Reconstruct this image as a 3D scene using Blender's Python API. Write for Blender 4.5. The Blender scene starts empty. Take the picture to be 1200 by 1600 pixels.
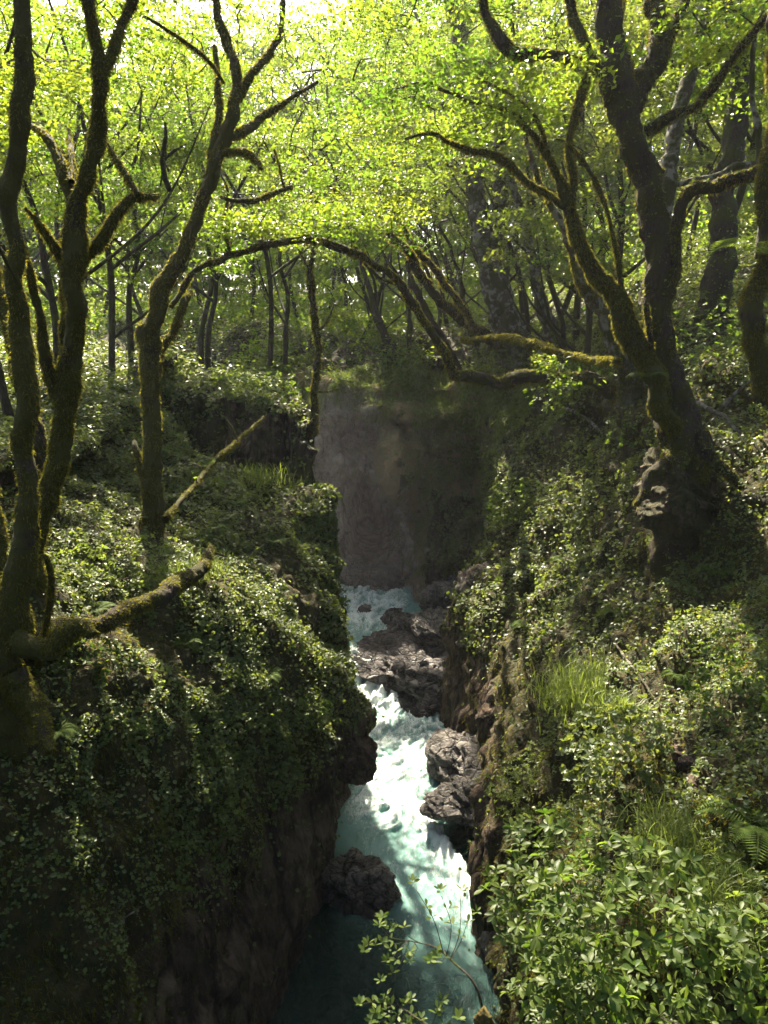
import bpy, math, random
import numpy as np
from mathutils import Vector
from mathutils.bvhtree import BVHTree

random.seed(7)
R = np.random.default_rng(11)
C = bpy.context.scene.collection
S = bpy.context.scene

# ------------------------------------------------------------------ camera, sky, sun
CAMZ = 12.0
PITCH = math.radians(13.6)
LENS = 26.0
cam_d = bpy.data.cameras.new('camera'); cam = bpy.data.objects.new('camera', cam_d); C.objects.link(cam)
cam.location = (0, 0, CAMZ); cam.rotation_euler = (math.radians(90) - PITCH, 0, 0)
cam_d.sensor_fit = 'VERTICAL'; cam_d.sensor_height = 36; cam_d.sensor_width = 27; cam_d.lens = LENS
cam_d.clip_start = 0.1; cam_d.clip_end = 2000
S.camera = cam
SUN_EL = math.radians(46); SUN_AZ = math.radians(-15)      # azimuth from +Y, negative = left
SD = np.array([math.sin(SUN_AZ) * math.cos(SUN_EL), math.cos(SUN_AZ) * math.cos(SUN_EL), math.sin(SUN_EL)])
w = bpy.data.worlds.new('World'); S.world = w; w.use_nodes = True
nt = w.node_tree; bg = nt.nodes['Background']
sk = nt.nodes.new('ShaderNodeTexSky'); sk.sky_type = 'NISHITA'; sk.sun_disc = False
sk.sun_elevation = SUN_EL; sk.sun_rotation = SUN_AZ
sk.air_density = 0.7; sk.dust_density = 4.0
nt.links.new(sk.outputs[0], bg.inputs[0]); bg.inputs[1].default_value = 0.09
sl = bpy.data.lights.new('sun', 'SUN'); sun = bpy.data.objects.new('sun', sl); C.objects.link(sun)
sl.energy = 5.0; sl.angle = math.radians(0.5); sl.color = (1.0, 0.88, 0.68)
sun.rotation_euler = Vector((-SD[0], -SD[1], -SD[2])).to_track_quat('-Z', 'Y').to_euler()
S.view_settings.view_transform = 'Standard'; S.view_settings.look = 'None'
S.view_settings.exposure = 2.6; S.view_settings.gamma = 1
cy = S.cycles
cy.use_denoising = True
cy.max_bounces = 7; cy.diffuse_bounces = 4; cy.glossy_bounces = 2; cy.transmission_bounces = 5
cy.transparent_max_bounces = 8; cy.volume_bounces = 0
cy.sample_clamp_indirect = 6.0; cy.caustics_reflective = False; cy.caustics_refractive = False

F = 1600 * LENS / 36.0
cp, sp = math.cos(PITCH), math.sin(PITCH)
def ray(px, py):
    cx = (px - 600) / F; cyy = (800 - py) / F
    return np.array([cx, cp + cyy * sp, -sp + cyy * cp])
def P(px, py, Y):
    d = ray(px, py); return np.array([0, 0, CAMZ]) + d * (Y / d[1])
def proj(p):
    p = np.atleast_2d(p); z = p[:, 2] - CAMZ
    dep = p[:, 1] * cp - z * sp; up = p[:, 1] * sp + z * cp
    dep = np.where(dep < 0.05, 0.05, dep)
    return 600 + F * p[:, 0] / dep, 800 - F * up / dep, dep
def dep_of(p): return max(0.1, p[1] * cp - (p[2] - CAMZ) * sp)

# ------------------------------------------------------------------ noise
def _h(i, j, k, s):
    n = (i * 374761393 + j * 668265263 + k * 2147483647 * 3 + s * 974634777) & 0xffffffff
    n = ((n ^ (n >> 13)) * 1274126177) & 0xffffffff
    return ((n ^ (n >> 16)) & 0xffff) / 65535.0
def vnoise(p, s=0):
    p = np.asarray(p, float); f = np.floor(p); t = p - f; f = f.astype(np.int64); t = t * t * (3 - 2 * t)
    i, j, k = f[:, 0], f[:, 1], f[:, 2]; x, y, z = t[:, 0], t[:, 1], t[:, 2]
    r = 0
    for a in (0, 1):
        wa = x if a else 1 - x
        for b in (0, 1):
            wb = y if b else 1 - y
            for c in (0, 1):
                wc = z if c else 1 - z
                r = r + wa * wb * wc * _h(i + a, j + b, k + c, s)
    return r * 2 - 1
def fbm(p, o=4, s=0, g=0.5):
    a = 1.0; r = 0; p = np.asarray(p, float)
    for q in range(o):
        r = r + a * vnoise(p + 17.3 * q, s + q); p = p * 2.03; a *= g
    return r
def ridged(p, o=4, s=0):
    a = 1.0; r = 0; p = np.asarray(p, float)
    for q in range(o):
        r = r + a * (1 - 2 * np.abs(vnoise(p + 9.1 * q, s + q))); p = p * 2.07; a *= 0.5
    return r
def ss(a, b, x): t = np.clip((x - a) / (b - a), 0, 1); return t * t * (3 - 2 * t)
def nrm(v): return v / np.maximum(np.linalg.norm(v, axis=-1, keepdims=True), 1e-9)

# ------------------------------------------------------------------ mesh and object helpers
def mesh(name, V, Q, mats, attrs=None, smooth=False, midx=None, T=None):
    me = bpy.data.meshes.new(name)
    V = np.ascontiguousarray(V, np.float32)
    nq = 0 if Q is None else len(Q); ntri = 0 if T is None else len(T)
    loops = np.concatenate([np.asarray(Q, np.int32).ravel() if nq else np.zeros(0, np.int32),
                            np.asarray(T, np.int32).ravel() if ntri else np.zeros(0, np.int32)])
    st = np.concatenate([np.arange(nq) * 4, nq * 4 + np.arange(ntri) * 3]).astype(np.int32)
    me.vertices.add(len(V)); me.vertices.foreach_set('co', V.ravel())
    me.loops.add(len(loops)); me.loops.foreach_set('vertex_index', loops)
    me.polygons.add(nq + ntri); me.polygons.foreach_set('loop_start', st)
    if midx is not None: me.polygons.foreach_set('material_index', np.asarray(midx, np.int32))
    me.polygons.foreach_set('use_smooth', np.full(nq + ntri, smooth, bool))
    for k, a in (attrs or {}).items():
        at = me.attributes.new(k, 'FLOAT', 'POINT'); at.data.foreach_set('value', np.ascontiguousarray(a, np.float32))
    me.update(calc_edges=True)
    for m in (mats if isinstance(mats, (list, tuple)) else [mats]): me.materials.append(m)
    return me
def link(name, me, parent=None, **kw):
    o = bpy.data.objects.new(name, me); C.objects.link(o)
    if parent is not None:
        o.parent = parent
        o.location = -Vector(parent.location)      # parents are unrotated empties; meshes are in world coordinates
    for k, v in kw.items(): o[k] = v
    return o
def thing(name, label, cat, loc, group=None):
    o = bpy.data.objects.new(name, None); C.objects.link(o); o.location = Vector(loc); o.empty_display_size = 0.1
    o['label'] = label; o['category'] = cat
    if group: o['group'] = group
    return o
class Acc:
    def __init__(s): s.V = []; s.Q = []; s.A = []; s.n = 0; s.M = []
    def add(s, V, Q, a=None, m=0):
        s.V.append(V); s.Q.append(np.asarray(Q) + s.n); s.n += len(V)
        s.A.append(np.full(len(V), 0.5) if a is None else a); s.M.append(np.full(len(Q), m))
    def build(s, name, mats, smooth=False):
        return mesh(name, np.concatenate(s.V), np.concatenate(s.Q), mats, {'r': np.concatenate(s.A)}, smooth, np.concatenate(s.M))

def cr(A, counts):
    """Catmull-Rom resampling of A along axis 0 with counts[i] samples in interval i"""
    n = len(A); out = []
    Ap = np.concatenate([[2 * A[0] - A[1]], A, [2 * A[-1] - A[-2]]])
    for i in range(n - 1):
        t = np.arange(counts[i]) / counts[i]
        if i == n - 2: t = np.append(t, 1.0)
        t = t.reshape((-1,) + (1,) * (A.ndim - 1))
        p0, p1, p2, p3 = Ap[i], Ap[i + 1], Ap[i + 2], Ap[i + 3]
        out.append(0.5 * (2 * p1 + (p2 - p0) * t + (2 * p0 - 5 * p1 + 4 * p2 - p3) * t * t + (3 * p1 - p0 - 3 * p2 + p3) * t ** 3))
    return np.concatenate(out)
def grid_normals(G):
    du = np.gradient(G, axis=0); dv = np.gradient(G, axis=1); return nrm(np.cross(du, dv))
def grid_quads(a, b, flip=False):
    i = np.arange(a * b).reshape(a, b)
    q = np.stack([i[:-1, :-1], i[1:, :-1], i[1:, 1:], i[:-1, 1:]], -1).reshape(-1, 4)
    return q[:, ::-1] if flip else q

def tube(pts, rad, sides=8, rough=0.0, seed=0, step=None, wob=0.0):
    pts = np.asarray(pts, float); rad = np.asarray(rad, float)
    if step is not None and len(pts) > 2 or (step is not None and len(pts) == 2):
        L = np.linalg.norm(np.diff(pts, axis=0), axis=1)
        c = np.maximum(1, np.ceil(L / step)).astype(int)
        PR = cr(np.column_stack([pts, rad]), c); pts = PR[:, :3]; rad = np.maximum(PR[:, 3], 0.002)
    if wob: pts = pts + wob * np.stack([fbm(pts * 1.3 + s, 3, seed + 5) for s in (0, 31, 67)], -1) * ss(0, 0.15, np.linspace(0, 1, len(pts)))[:, None]
    T = nrm(np.gradient(pts, axis=0))
    ref = np.array([0.9, 0.3, 0.1]) if abs(T[:, 2]).mean() > 0.5 else np.array([0.1, 0.2, 0.97])
    U = nrm(np.cross(T, ref)); Wv = np.cross(T, U)
    a = np.arange(sides) / sides * 2 * math.pi
    D = U[:, None] * np.cos(a)[None, :, None] + Wv[:, None] * np.sin(a)[None, :, None]
    V = pts[:, None] + D * rad[:, None, None]
    if rough:
        n = fbm(V.reshape(-1, 3) * 3.0, 2, seed).reshape(V.shape[:2]) * 0.9 + (fbm(V.reshape(-1, 3) * 11, 2, seed + 3) + .5 * ridged(V.reshape(-1, 3) * np.array([26, 26, 7]), 2, seed + 4)).reshape(V.shape[:2]) * 0.55
        V = V + D * (n * rough * rad[:, None])[..., None]
    V = V.reshape(-1, 3); n = len(pts)
    i = np.arange(n * sides).reshape(n, sides); j = np.roll(i, -1, 1)
    Q = np.stack([i[:-1], j[:-1], j[1:], i[1:]], -1).reshape(-1, 4)
    return V, Q, pts, rad

def leaves(pos, nor, size, asp=0.6, shape=1, fold=0.18, droop=0.0):
    """leaf blades as folded quads (shape 1) or twin quads either side of the midrib (shape 2)"""
    N = len(pos); nor = nrm(nor)
    d = nrm(np.cross(nor, R.normal(size=(N, 3)))); s = np.cross(nor, d)
    size = np.broadcast_to(size, (N,))[:, None]; wd = size * asp * 0.5
    r = R.random(N)
    if shape == 1:
        b = pos - d * size * 0.5; t = pos + d * size * 0.5 - nor * size * droop
        l = pos - d * size * 0.06 + s * wd + nor * wd * fold * 2; rr = pos - d * size * 0.06 - s * wd + nor * wd * fold * 2
        V = np.stack([b, rr, t, l], 1).reshape(-1, 3); Q = np.arange(N * 4).reshape(N, 4); return V, Q, np.repeat(r, 4)
    b = pos - d * size * 0.5; t = pos + d * size * 0.5 - nor * size * droop
    def side(g):
        return (pos - d * size * 0.22 + g * s * wd * 0.9 + nor * wd * fold * 2, pos + d * size * 0.16 + g * s * wd + nor * wd * (fold * 2) - nor * size * droop * 0.3)
    l1, l2 = side(1); r1, r2 = side(-1)
    V = np.stack([b, t, l1, l2, r1, r2], 1).reshape(-1, 3)
    k = np.arange(N)[:, None] * 6
    Q = np.concatenate([k + np.array([[0, 1, 3, 2]]), k + np.array([[0, 4, 5, 1]])], 1).reshape(-1, 4)
    return V, Q, np.repeat(r, 6)

# ------------------------------------------------------------------ materials
def mat(name):
    m = bpy.data.materials.new(name); m.use_nodes = True
    t = m.node_tree; t.nodes.clear(); return m, t
def N(t, kind, **kw):
    n = t.nodes.new(kind)
    for k, v in kw.items():
        if k.startswith('i_'): n.inputs[k[2:].replace('_', ' ')].default_value = v
        else: setattr(n, k, v)
    return n
def ramp(t, fac, stops):
    n = t.nodes.new('ShaderNodeValToRGB'); e = n.color_ramp.elements
    e[0].position, e[0].color = stops[0][0], (*stops[0][1], 1); e[1].position, e[1].color = stops[-1][0], (*stops[-1][1], 1)
    for p, c in stops[1:-1]:
        x = e.new(p); x.color = (*c, 1)
    t.links.new(fac, n.inputs[0]); return n.outputs[0]
def mixc(t, f, a, b, mode='MIX'):
    n = t.nodes.new('ShaderNodeMix'); n.data_type = 'RGBA'; n.blend_type = mode
    for sock, v in ((n.inputs[0], f), (n.inputs[6], a), (n.inputs[7], b)):
        if hasattr(v, 'links'): t.links.new(v, sock)
        else: sock.default_value = v if not isinstance(v, tuple) else (*v, 1) if len(v) == 3 else v
    return n.outputs[2]
def math_(t, op, a, b=0.0, c=None, clamp=False):
    n = t.nodes.new('ShaderNodeMath'); n.operation = op; n.use_clamp = clamp
    for i, v in enumerate((a, b, c)):
        if v is None: continue
        if hasattr(v, 'links'): t.links.new(v, n.inputs[i])
        else: n.inputs[i].default_value = v
    return n.outputs[0]
def noise(t, scale, detail=4, rough=0.6, vec=None, dist=0.0):
    n = N(t, 'ShaderNodeTexNoise'); n.inputs['Scale'].default_value = scale; n.inputs['Detail'].default_value = detail
    n.inputs['Roughness'].default_value = rough; n.inputs['Distortion'].default_value = dist
    if vec is not None: t.links.new(vec, n.inputs['Vector'])
    return n.outputs[0]
def pos(t, scale=(1, 1, 1)):
    g = t.nodes.new('ShaderNodeNewGeometry'); m = t.nodes.new('ShaderNodeMapping'); m.inputs['Scale'].default_value = scale
    t.links.new(g.outputs['Position'], m.inputs[0]); return m.outputs[0], g
def attr(t, name):
    a = t.nodes.new('ShaderNodeAttribute'); a.attribute_name = name; return a.outputs['Fac']
def finish(t, shader):
    o = t.nodes.new('ShaderNodeOutputMaterial'); t.links.new(shader, o.inputs[0])
def bump(t, h, strength, dist):
    b = t.nodes.new('ShaderNodeBump'); b.inputs['Strength'].default_value = strength; b.inputs['Distance'].default_value = dist
    t.links.new(h, b.inputs['Height']); return b.outputs[0]
def princ(t, col, rough=0.6, normal=None, spec=0.5):
    p = t.nodes.new('ShaderNodeBsdfPrincipled')
    if hasattr(col, 'links'): t.links.new(col, p.inputs['Base Color'])
    else: p.inputs['Base Color'].default_value = (*col, 1)
    if hasattr(rough, 'links'): t.links.new(rough, p.inputs['Roughness'])
    else: p.inputs['Roughness'].default_value = rough
    p.inputs['Specular IOR Level'].default_value = spec
    if normal is not None: t.links.new(normal, p.inputs['Normal'])
    return p

def leaf_mat(name, c0, c1, t0, t1, trans=0.5, rough=0.4, spec=0.4):
    m, t = mat(name); r = attr(t, 'r')
    base = mixc(t, r, c0, c1); tr = mixc(t, r, t0, t1)
    p = princ(t, base, rough, None, spec)
    b = t.nodes.new('ShaderNodeBsdfTranslucent'); t.links.new(tr, b.inputs[0])
    mx = t.nodes.new('ShaderNodeMixShader'); mx.inputs[0].default_value = trans
    t.links.new(p.outputs[0], mx.inputs[1]); t.links.new(b.outputs[0], mx.inputs[2]); finish(t, mx.outputs[0]); return m
M = {}
M['leaf'] = leaf_mat('canopy leaf', (.055, .095, .010), (.095, .125, .015), (.085, .20, .010), (.29, .35, .022), .55, .45, .35)
M['leaf_far'] = leaf_mat('far canopy leaf', (.07, .115, .015), (.105, .135, .018), (.16, .31, .018), (.33, .41, .03), .57, .5, .3)
M['leaf_dark'] = leaf_mat('hillside leaf', (.035, .065, .010), (.075, .10, .018), (.13, .20, .02), (.28, .32, .035), .45, .4, .4)
M['ivy'] = leaf_mat('ivy leaf', (.026, .052, .010), (.076, .108, .026), (.14, .21, .022), (.32, .36, .06), .4, .5, .5)
M['laurel'] = leaf_mat('shrub leaf', (.026, .052, .009), (.080, .112, .018), (.08, .17, .014), (.22, .30, .03), .42, .48, .25)
M['grass'] = leaf_mat('grass blade', (.055, .085, .013), (.10, .125, .028), (.17, .26, .025), (.30, .36, .05), .4, .45, .3)
M['fern'] = leaf_mat('fern frond', (.04, .075, .012), (.08, .115, .02), (.13, .22, .02), (.24, .32, .04), .4, .7, .1)
M['straw'] = leaf_mat('dry stalks', (.16, .15, .06), (.30, .27, .13), (.2, .17, .07), (.34, .30, .14), .3, .8, .1)
M['dry'] = leaf_mat('withered leaf', (.16, .08, .03), (.22, .14, .05), (.3, .15, .05), (.35, .22, .08), .3, .6, .3)
M['mossblade'] = leaf_mat('moss tuft', (.05, .052, .009), (.10, .095, .02), (.18, .18, .02), (.34, .30, .04), .4, .8, .1)

def bark(name, c0, c1, moss, mossamt, pale=None):
    m, t = mat(name); v, g = pos(t, (1, 1, .35)); v2, _ = pos(t)
    n1 = noise(t, 22, 5, .65, v); n2 = noise(t, 2.2, 4, .6, v2)
    c = ramp(t, n1, [(.3, c0), (.7, c1)])
    if pale:
        n3 = noise(t, 5, 3, .5, v2); c = mixc(t, math_(t, 'SMOOTHSTEP', n3, .5, .6) if False else ramp(t, n3, [(.48, (0, 0, 0)), (.56, (1, 1, 1))]), c, pale)
    ms = ramp(t, n2, [(.62 - mossamt * .4, (0, 0, 0)), (.72 - mossamt * .4, (1, 1, 1))])
    n4 = noise(t, 60, 3, .7, v2); mc = mixc(t, n4, (moss[0] * .5, moss[1] * .5, moss[2] * .5), moss)
    c = mixc(t, ms, c, mc)
    h = math_(t, 'ADD', n1, math_(t, 'MULTIPLY', n4, .6))
    finish(t, princ(t, c, .85, bump(t, h, 1.0, .07), .2).outputs[0]); return m
M['bark'] = bark('dark mossy bark', (.022, .016, .011), (.065, .05, .034), (.06, .058, .014), .45)
M['bark_moss'] = bark('thick moss bark', (.028, .02, .013), (.07, .055, .034), (.085, .08, .018), .7)
M['bark_pale'] = bark('pale patched bark', (.05, .04, .03), (.12, .10, .07), (.07, .075, .02), .4, (.22, .21, .18))
M['bark_plain'] = bark('thin dark bark', (.03, .024, .017), (.08, .065, .045), (.08, .09, .02), .3)

def rock(name, dark, light, mossc, strata=5.0, vert=0.4, wet=0.0, deep=.45, md=.35, crack=1.1):
    m, t = mat(name); v, g = pos(t); vs, _ = pos(t, (1.2, 1.2, vert))
    n1 = noise(t, 1.6, 6, .62, vs, .6); n2 = noise(t, 9, 6, .65, vs, .3); n3 = noise(t, 45, 4, .7, v)
    vz, _ = pos(t, (.25, .25, strata)); st = noise(t, 1.0, 5, .6, vz, .4)
    f = math_(t, 'ADD', math_(t, 'MULTIPLY', n1, .45), math_(t, 'ADD', math_(t, 'MULTIPLY', n2, .3), math_(t, 'MULTIPLY', st, .25)))
    c = ramp(t, f, [(.40, tuple(x * deep for x in dark)), (.46, dark), (.53, tuple((a + b) / 2 for a, b in zip(dark, light))), (.60, light)])
    c = mixc(t, .35, c, ramp(t, n3, [(.3, (.35, .33, .30)), (.7, (1.0, .97, .92))]), 'MULTIPLY')
    mk = attr(t, 'moss'); nm = noise(t, 2.6, 5, .7, v, .5)
    wn = N(t, 'ShaderNodeTexNoise'); wn.inputs['Scale'].default_value = 1.4 * crack; wn.inputs['Detail'].default_value = 5; t.links.new(vs, wn.inputs['Vector'])
    wm = t.nodes.new('ShaderNodeVectorMath'); wm.operation = 'MULTIPLY_ADD'; t.links.new(wn.outputs['Color'], wm.inputs[0]); wm.inputs[1].default_value = (.9 / crack,) * 3; t.links.new(vs, wm.inputs[2])
    vo = N(t, 'ShaderNodeTexVoronoi'); vo.feature = 'DISTANCE_TO_EDGE'; vo.inputs['Scale'].default_value = crack; t.links.new(wm.outputs[0], vo.inputs['Vector'])
    ck = ramp(t, vo.outputs['Distance'], [(.0, (.12, .11, .10)), (.035, (.55, .53, .5)), (.09, (1, 1, 1))])
    c = mixc(t, .85, c, ck, 'MULTIPLY')
    a = math_(t, 'ADD', mk, math_(t, 'MULTIPLY', math_(t, 'SUBTRACT', nm, .5), 1.6))
    a = ramp(t, a, [(.42, (0, 0, 0)), (.6, (1, 1, 1))])
    mc = mixc(t, ramp(t, n3, [(.3, (0, 0, 0)), (.7, (1, 1, 1))]), tuple(x * md for x in mossc), mossc)
    mc = mixc(t, ramp(t, n2, [(.45, (0, 0, 0)), (.6, (1, 1, 1))]), mc, tuple(x * y for x, y in zip(mossc, (1.25, .85, .8))))
    c = mixc(t, a, c, mc)
    h = math_(t, 'ADD', math_(t, 'MULTIPLY', n2, 1.0), math_(t, 'ADD', math_(t, 'MULTIPLY', n3, .35), math_(t, 'ADD', math_(t, 'MULTIPLY', st, .8), ramp(t, vo.outputs['Distance'], [(0, (0, 0, 0)), (.12, (.9, .9, .9))]))))
    if wet:
        sx = t.nodes.new('ShaderNodeSeparateXYZ'); t.links.new(g.outputs['Position'], sx.inputs[0])
        wl = ramp(t, math_(t, 'ADD', sx.outputs[2], math_(t, 'MULTIPLY', n1, .5)), [(.35, (.30, .29, .28)), (.75, (1, 1, 1))]); c = mixc(t, 1.0, c, wl, 'MULTIPLY')
    rg = math_(t, 'ADD', .85 - .5 * wet, math_(t, 'MULTIPLY', a, .1)) if wet else .85
    finish(t, princ(t, c, rg, bump(t, h, 1.0, .22), .3 + .3 * wet).outputs[0]); return m
M['cliff'] = rock('gorge rock', (.055, .035, .024), (.23, .165, .115), (.055, .06, .016), 1.2, .35)
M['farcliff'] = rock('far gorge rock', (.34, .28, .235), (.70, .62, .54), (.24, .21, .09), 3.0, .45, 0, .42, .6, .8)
M['shelf'] = rock('wet shelf rock', (.10, .088, .085), (.36, .33, .32), (.08, .08, .03), 9.0, 2.5, .8, crack=2.0)
M['boulder'] = rock('boulder rock', (.08, .074, .072), (.42, .38, .34), (.10, .10, .02), 3.0, 1.0, .6, crack=2.6)
M['palerock'] = rock('pale rock', (.16, .12, .09), (.55, .48, .40), (.14, .13, .02), 4.0, 1.0, .2)
M['soil'] = rock('forest floor', (.04, .03, .02), (.12, .085, .05), (.045, .07, .016), 1.0, 1.0)
exec_order = None

# ------------------------------------------------------------------ the gorge walls
FEAT = [(-1.0, 7.1, 1.0, .55, 2.2), (-.5, 2.9, 1.25, 2.6, 4.5), (-1.6, 5.0, .35, 1.6, -.6), (.35, 6.6, .75, 1.7, -1.7), (1.3, 6.2, .5, 2.3, -1.0), (-2.4, 4.0, .4, 2.4, -.9), (-3.0, 6.5, .4, 1.5, -.6), (2.2, 4.6, .6, 2.6, -1.2), (3.1, 5.0, .45, 2.2, -.7), (.6, 8.7, 2.4, .5, -.9), (-2.2, 8.4, 1.1, .5, -.8)]
def loft(name, stations, cols, spacing, amp, material, mossf, seed, flip=False):
    A = np.array(stations, float)                        # S x M x 3
    mid = A[:, 3:6].mean(1); L = np.linalg.norm(np.diff(mid, axis=0), axis=1)
    cu = [max(2, int(math.ceil(l / spacing(m)))) for l, m in zip(L, (mid[1:] + mid[:-1]) / 2)]
    G = cr(A, cu); G = cr(G.transpose(1, 0, 2), cols).transpose(1, 0, 2)
    n = grid_normals(G) * (-1 if flip else 1); sh = G.shape
    p = G.reshape(-1, 3); nn = n.reshape(-1, 3)
    q = p * np.array([1, 1, .8])
    face = 1 - ss(.55, .95, nn[:, 2])
    d = amp[0] * (1 + 1.3 * ss(28, 31, p[:, 1]) * (p[:, 1] < 45)) * fbm(q * .55, 3, seed) + amp[1] * ridged(q * np.array([1.5, 1.5, .8]), 4, seed + 9) * (.35 + .65 * face) + amp[2] * fbm(q * 5, 3, seed + 4)
    ledge = np.abs(((p[:, 2] + .35 * fbm(q * .6, 2, seed + 2)) * .8) % 1.0 - .5) * 2
    if name == 'cliff': d = d - .30 * face
    if name == 'cliff': d = d + .40 * (ridged(q * np.array([.9, .9, .55]), 3, seed + 44) - .95) * face * ss(14, 17, p[:, 1])
    d = d + amp[3] * (ledge - .5) * face + amp[2] * .6 * ridged(q * np.array([9, 9, 4]), 2, seed + 31) * face
    p = p + nn * d[:, None]
    for cx, cz, rx, rz, dy in FEAT if name == 'far_cliff' else []:
        e = np.sqrt(((p[:, 0] - cx + .3 * fbm(q * 1.3, 3, 61)) / rx) ** 2 + ((p[:, 2] - cz + .3 * fbm(q * 1.3, 3, 62)) / rz) ** 2)
        p[:, 1] += dy * (1 - ss(.62, 1.05, e)) * (ss(.7, 2.0, p[:, 2]) if dy > 0 else 1) * (p[:, 1] > 28) * (p[:, 1] < 42) * (p[:, 2] < 9.9)
    G = p.reshape(sh); n = grid_normals(G) * (-1 if flip else 1)
    me = mesh(name, p, grid_quads(sh[0], sh[1], not flip), material, {'moss': mossf(p, n.reshape(-1, 3))}, True)
    return link(name, me, kind='structure'), G, n

def LS(Y, pts, back=-60, bz=16): # left station, profile (x, z) from outer plateau to the bed; first point pushed far out
    return [(back, Y, bz)] + [(x, Y, z) for x, z in pts]
left = [
 LS(-6, [(-14, 11), (-7, 9.8), (-4.6, 8.6), (-4.2, 7.2), (-4.0, 5.5), (-3.6, 3.2), (-3.5, 0), (-3.5, -2)]),
 LS(3, [(-12, 11), (-6.5, 9.7), (-4.5, 8.4), (-4.0, 7.2), (-3.8, 5.4), (-3.3, 3), (-3.1, 0), (-3.1, -2)]),
 LS(6.5, [(-12, 11), (-6, 9.3), (-4.1, 8.0), (-3.6, 6.9), (-3.3, 5.4), (-3.1, 3), (-2.8, 0), (-2.8, -2)]),
 LS(9, [(-12, 11), (-6, 9.3), (-3.9, 8.0), (-2.95, 6.6), (-2.55, 4.6), (-2.45, 3), (-2.3, 0), (-2.3, -2)]),
 LS(11, [(-12, 11), (-6.5, 9.2), (-4.0, 8.0), (-2.8, 6.6), (-2.0, 5.3), (-1.85, 3.4), (-1.8, 0), (-1.8, -2)]),
 LS(13.4, [(-12, 10.8), (-6.5, 9.0), (-3.6, 7.7), (-2.1, 6.5), (-1.1, 4.6), (-.75, 3.3), (-1.15, 0), (-1.15, -2)]),
 LS(14.8, [(-12, 10.5), (-6.5, 8.8), (-3.6, 7.4), (-2.0, 6.3), (-.90, 4.6), (-.22, 3.1), (-1.0, .2), (-1.0, -2)]),
 LS(16, [(-12, 10.5), (-6.8, 8.8), (-3.8, 7.5), (-2.1, 6.4), (-1.1, 5.2), (-.78, 4.0), (-1.0, .5), (-1.0, -2)]),
 LS(18, [(-12, 10.5), (-7, 9), (-4, 7.8), (-2.4, 6.9), (-1.35, 6.0), (-1.05, 4.9), (-1.1, 1), (-1.1, -2)]),
 LS(20, [(-12, 10.8), (-7, 9.8), (-4.5, 8.5), (-3, 7.9), (-1.8, 7.4), (-1.45, 6.8), (-1.3, 1), (-1.3, -2)]),
 LS(21.3, [(-12, 11), (-7, 9.9), (-5.6, 8.4), (-3.7, 7.8), (-2.3, 7.4), (-1.8, 6.8), (-1.7, 1), (-1.7, -2)]),
 LS(22.2, [(-12, 11), (-7, 10.4), (-5.4, 10.1), (-3.6, 9.9), (-2.5, 9.3), (-2.2, 8.2), (-2.1, 1), (-2.1, -2)]),
 LS(24.3, [(-12, 11.2), (-7, 10.6), (-4.5, 10.1), (-3.2, 9.9), (-2.45, 9.5), (-2.45, 8.4), (-2.6, 1), (-2.6, -2)]),
 LS(27.5, [(-13, 11.2), (-8.5, 10.9), (-6, 10.4), (-5, 10.1), (-4.4, 9.6), (-4.2, 8.4), (-4.2, 1), (-4.2, -2)]),
 LS(31, [(-16, 11.2), (-13, 10.9), (-11, 10.4), (-9.5, 10.1), (-9, 9.6), (-8.6, 8.4), (-8.6, 1), (-8.6, -2)]),
 LS(34, [(-40, 11.2), (-30, 10.9), (-25, 10.4), (-22, 10.1), (-20, 9.6), (-19.6, 8.4), (-19.6, 1), (-19.6, -2)]),
]
def moss_left(p, n):
    lowf = 1 - ss(3.2, 5.2, p[:, 2] - (p[:, 1] < 10) * 0.6)
    rockface = (ss(20.3, 21.5, p[:, 1]) * (1 - ss(24, 25, p[:, 1])) * (p[:, 0] > -4.6) * ss(7.8, 8.6, p[:, 2]) * (1 - ss(.5, .8, n[:, 2])))
    return np.clip(.95 - .75 * lowf - .6 * rockface, 0, 1)
Lobj, LG, LN = loft('cliff', left, [12, 30, 36, 44, 50, 50, 50, 10], lambda m: .07 if m[1] > -2 and m[1] < 16 else .13 if m[1] < 26 else .3,
                    (.30, .13, .06, .10), M['cliff'], moss_left, 3, flip=True)

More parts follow.
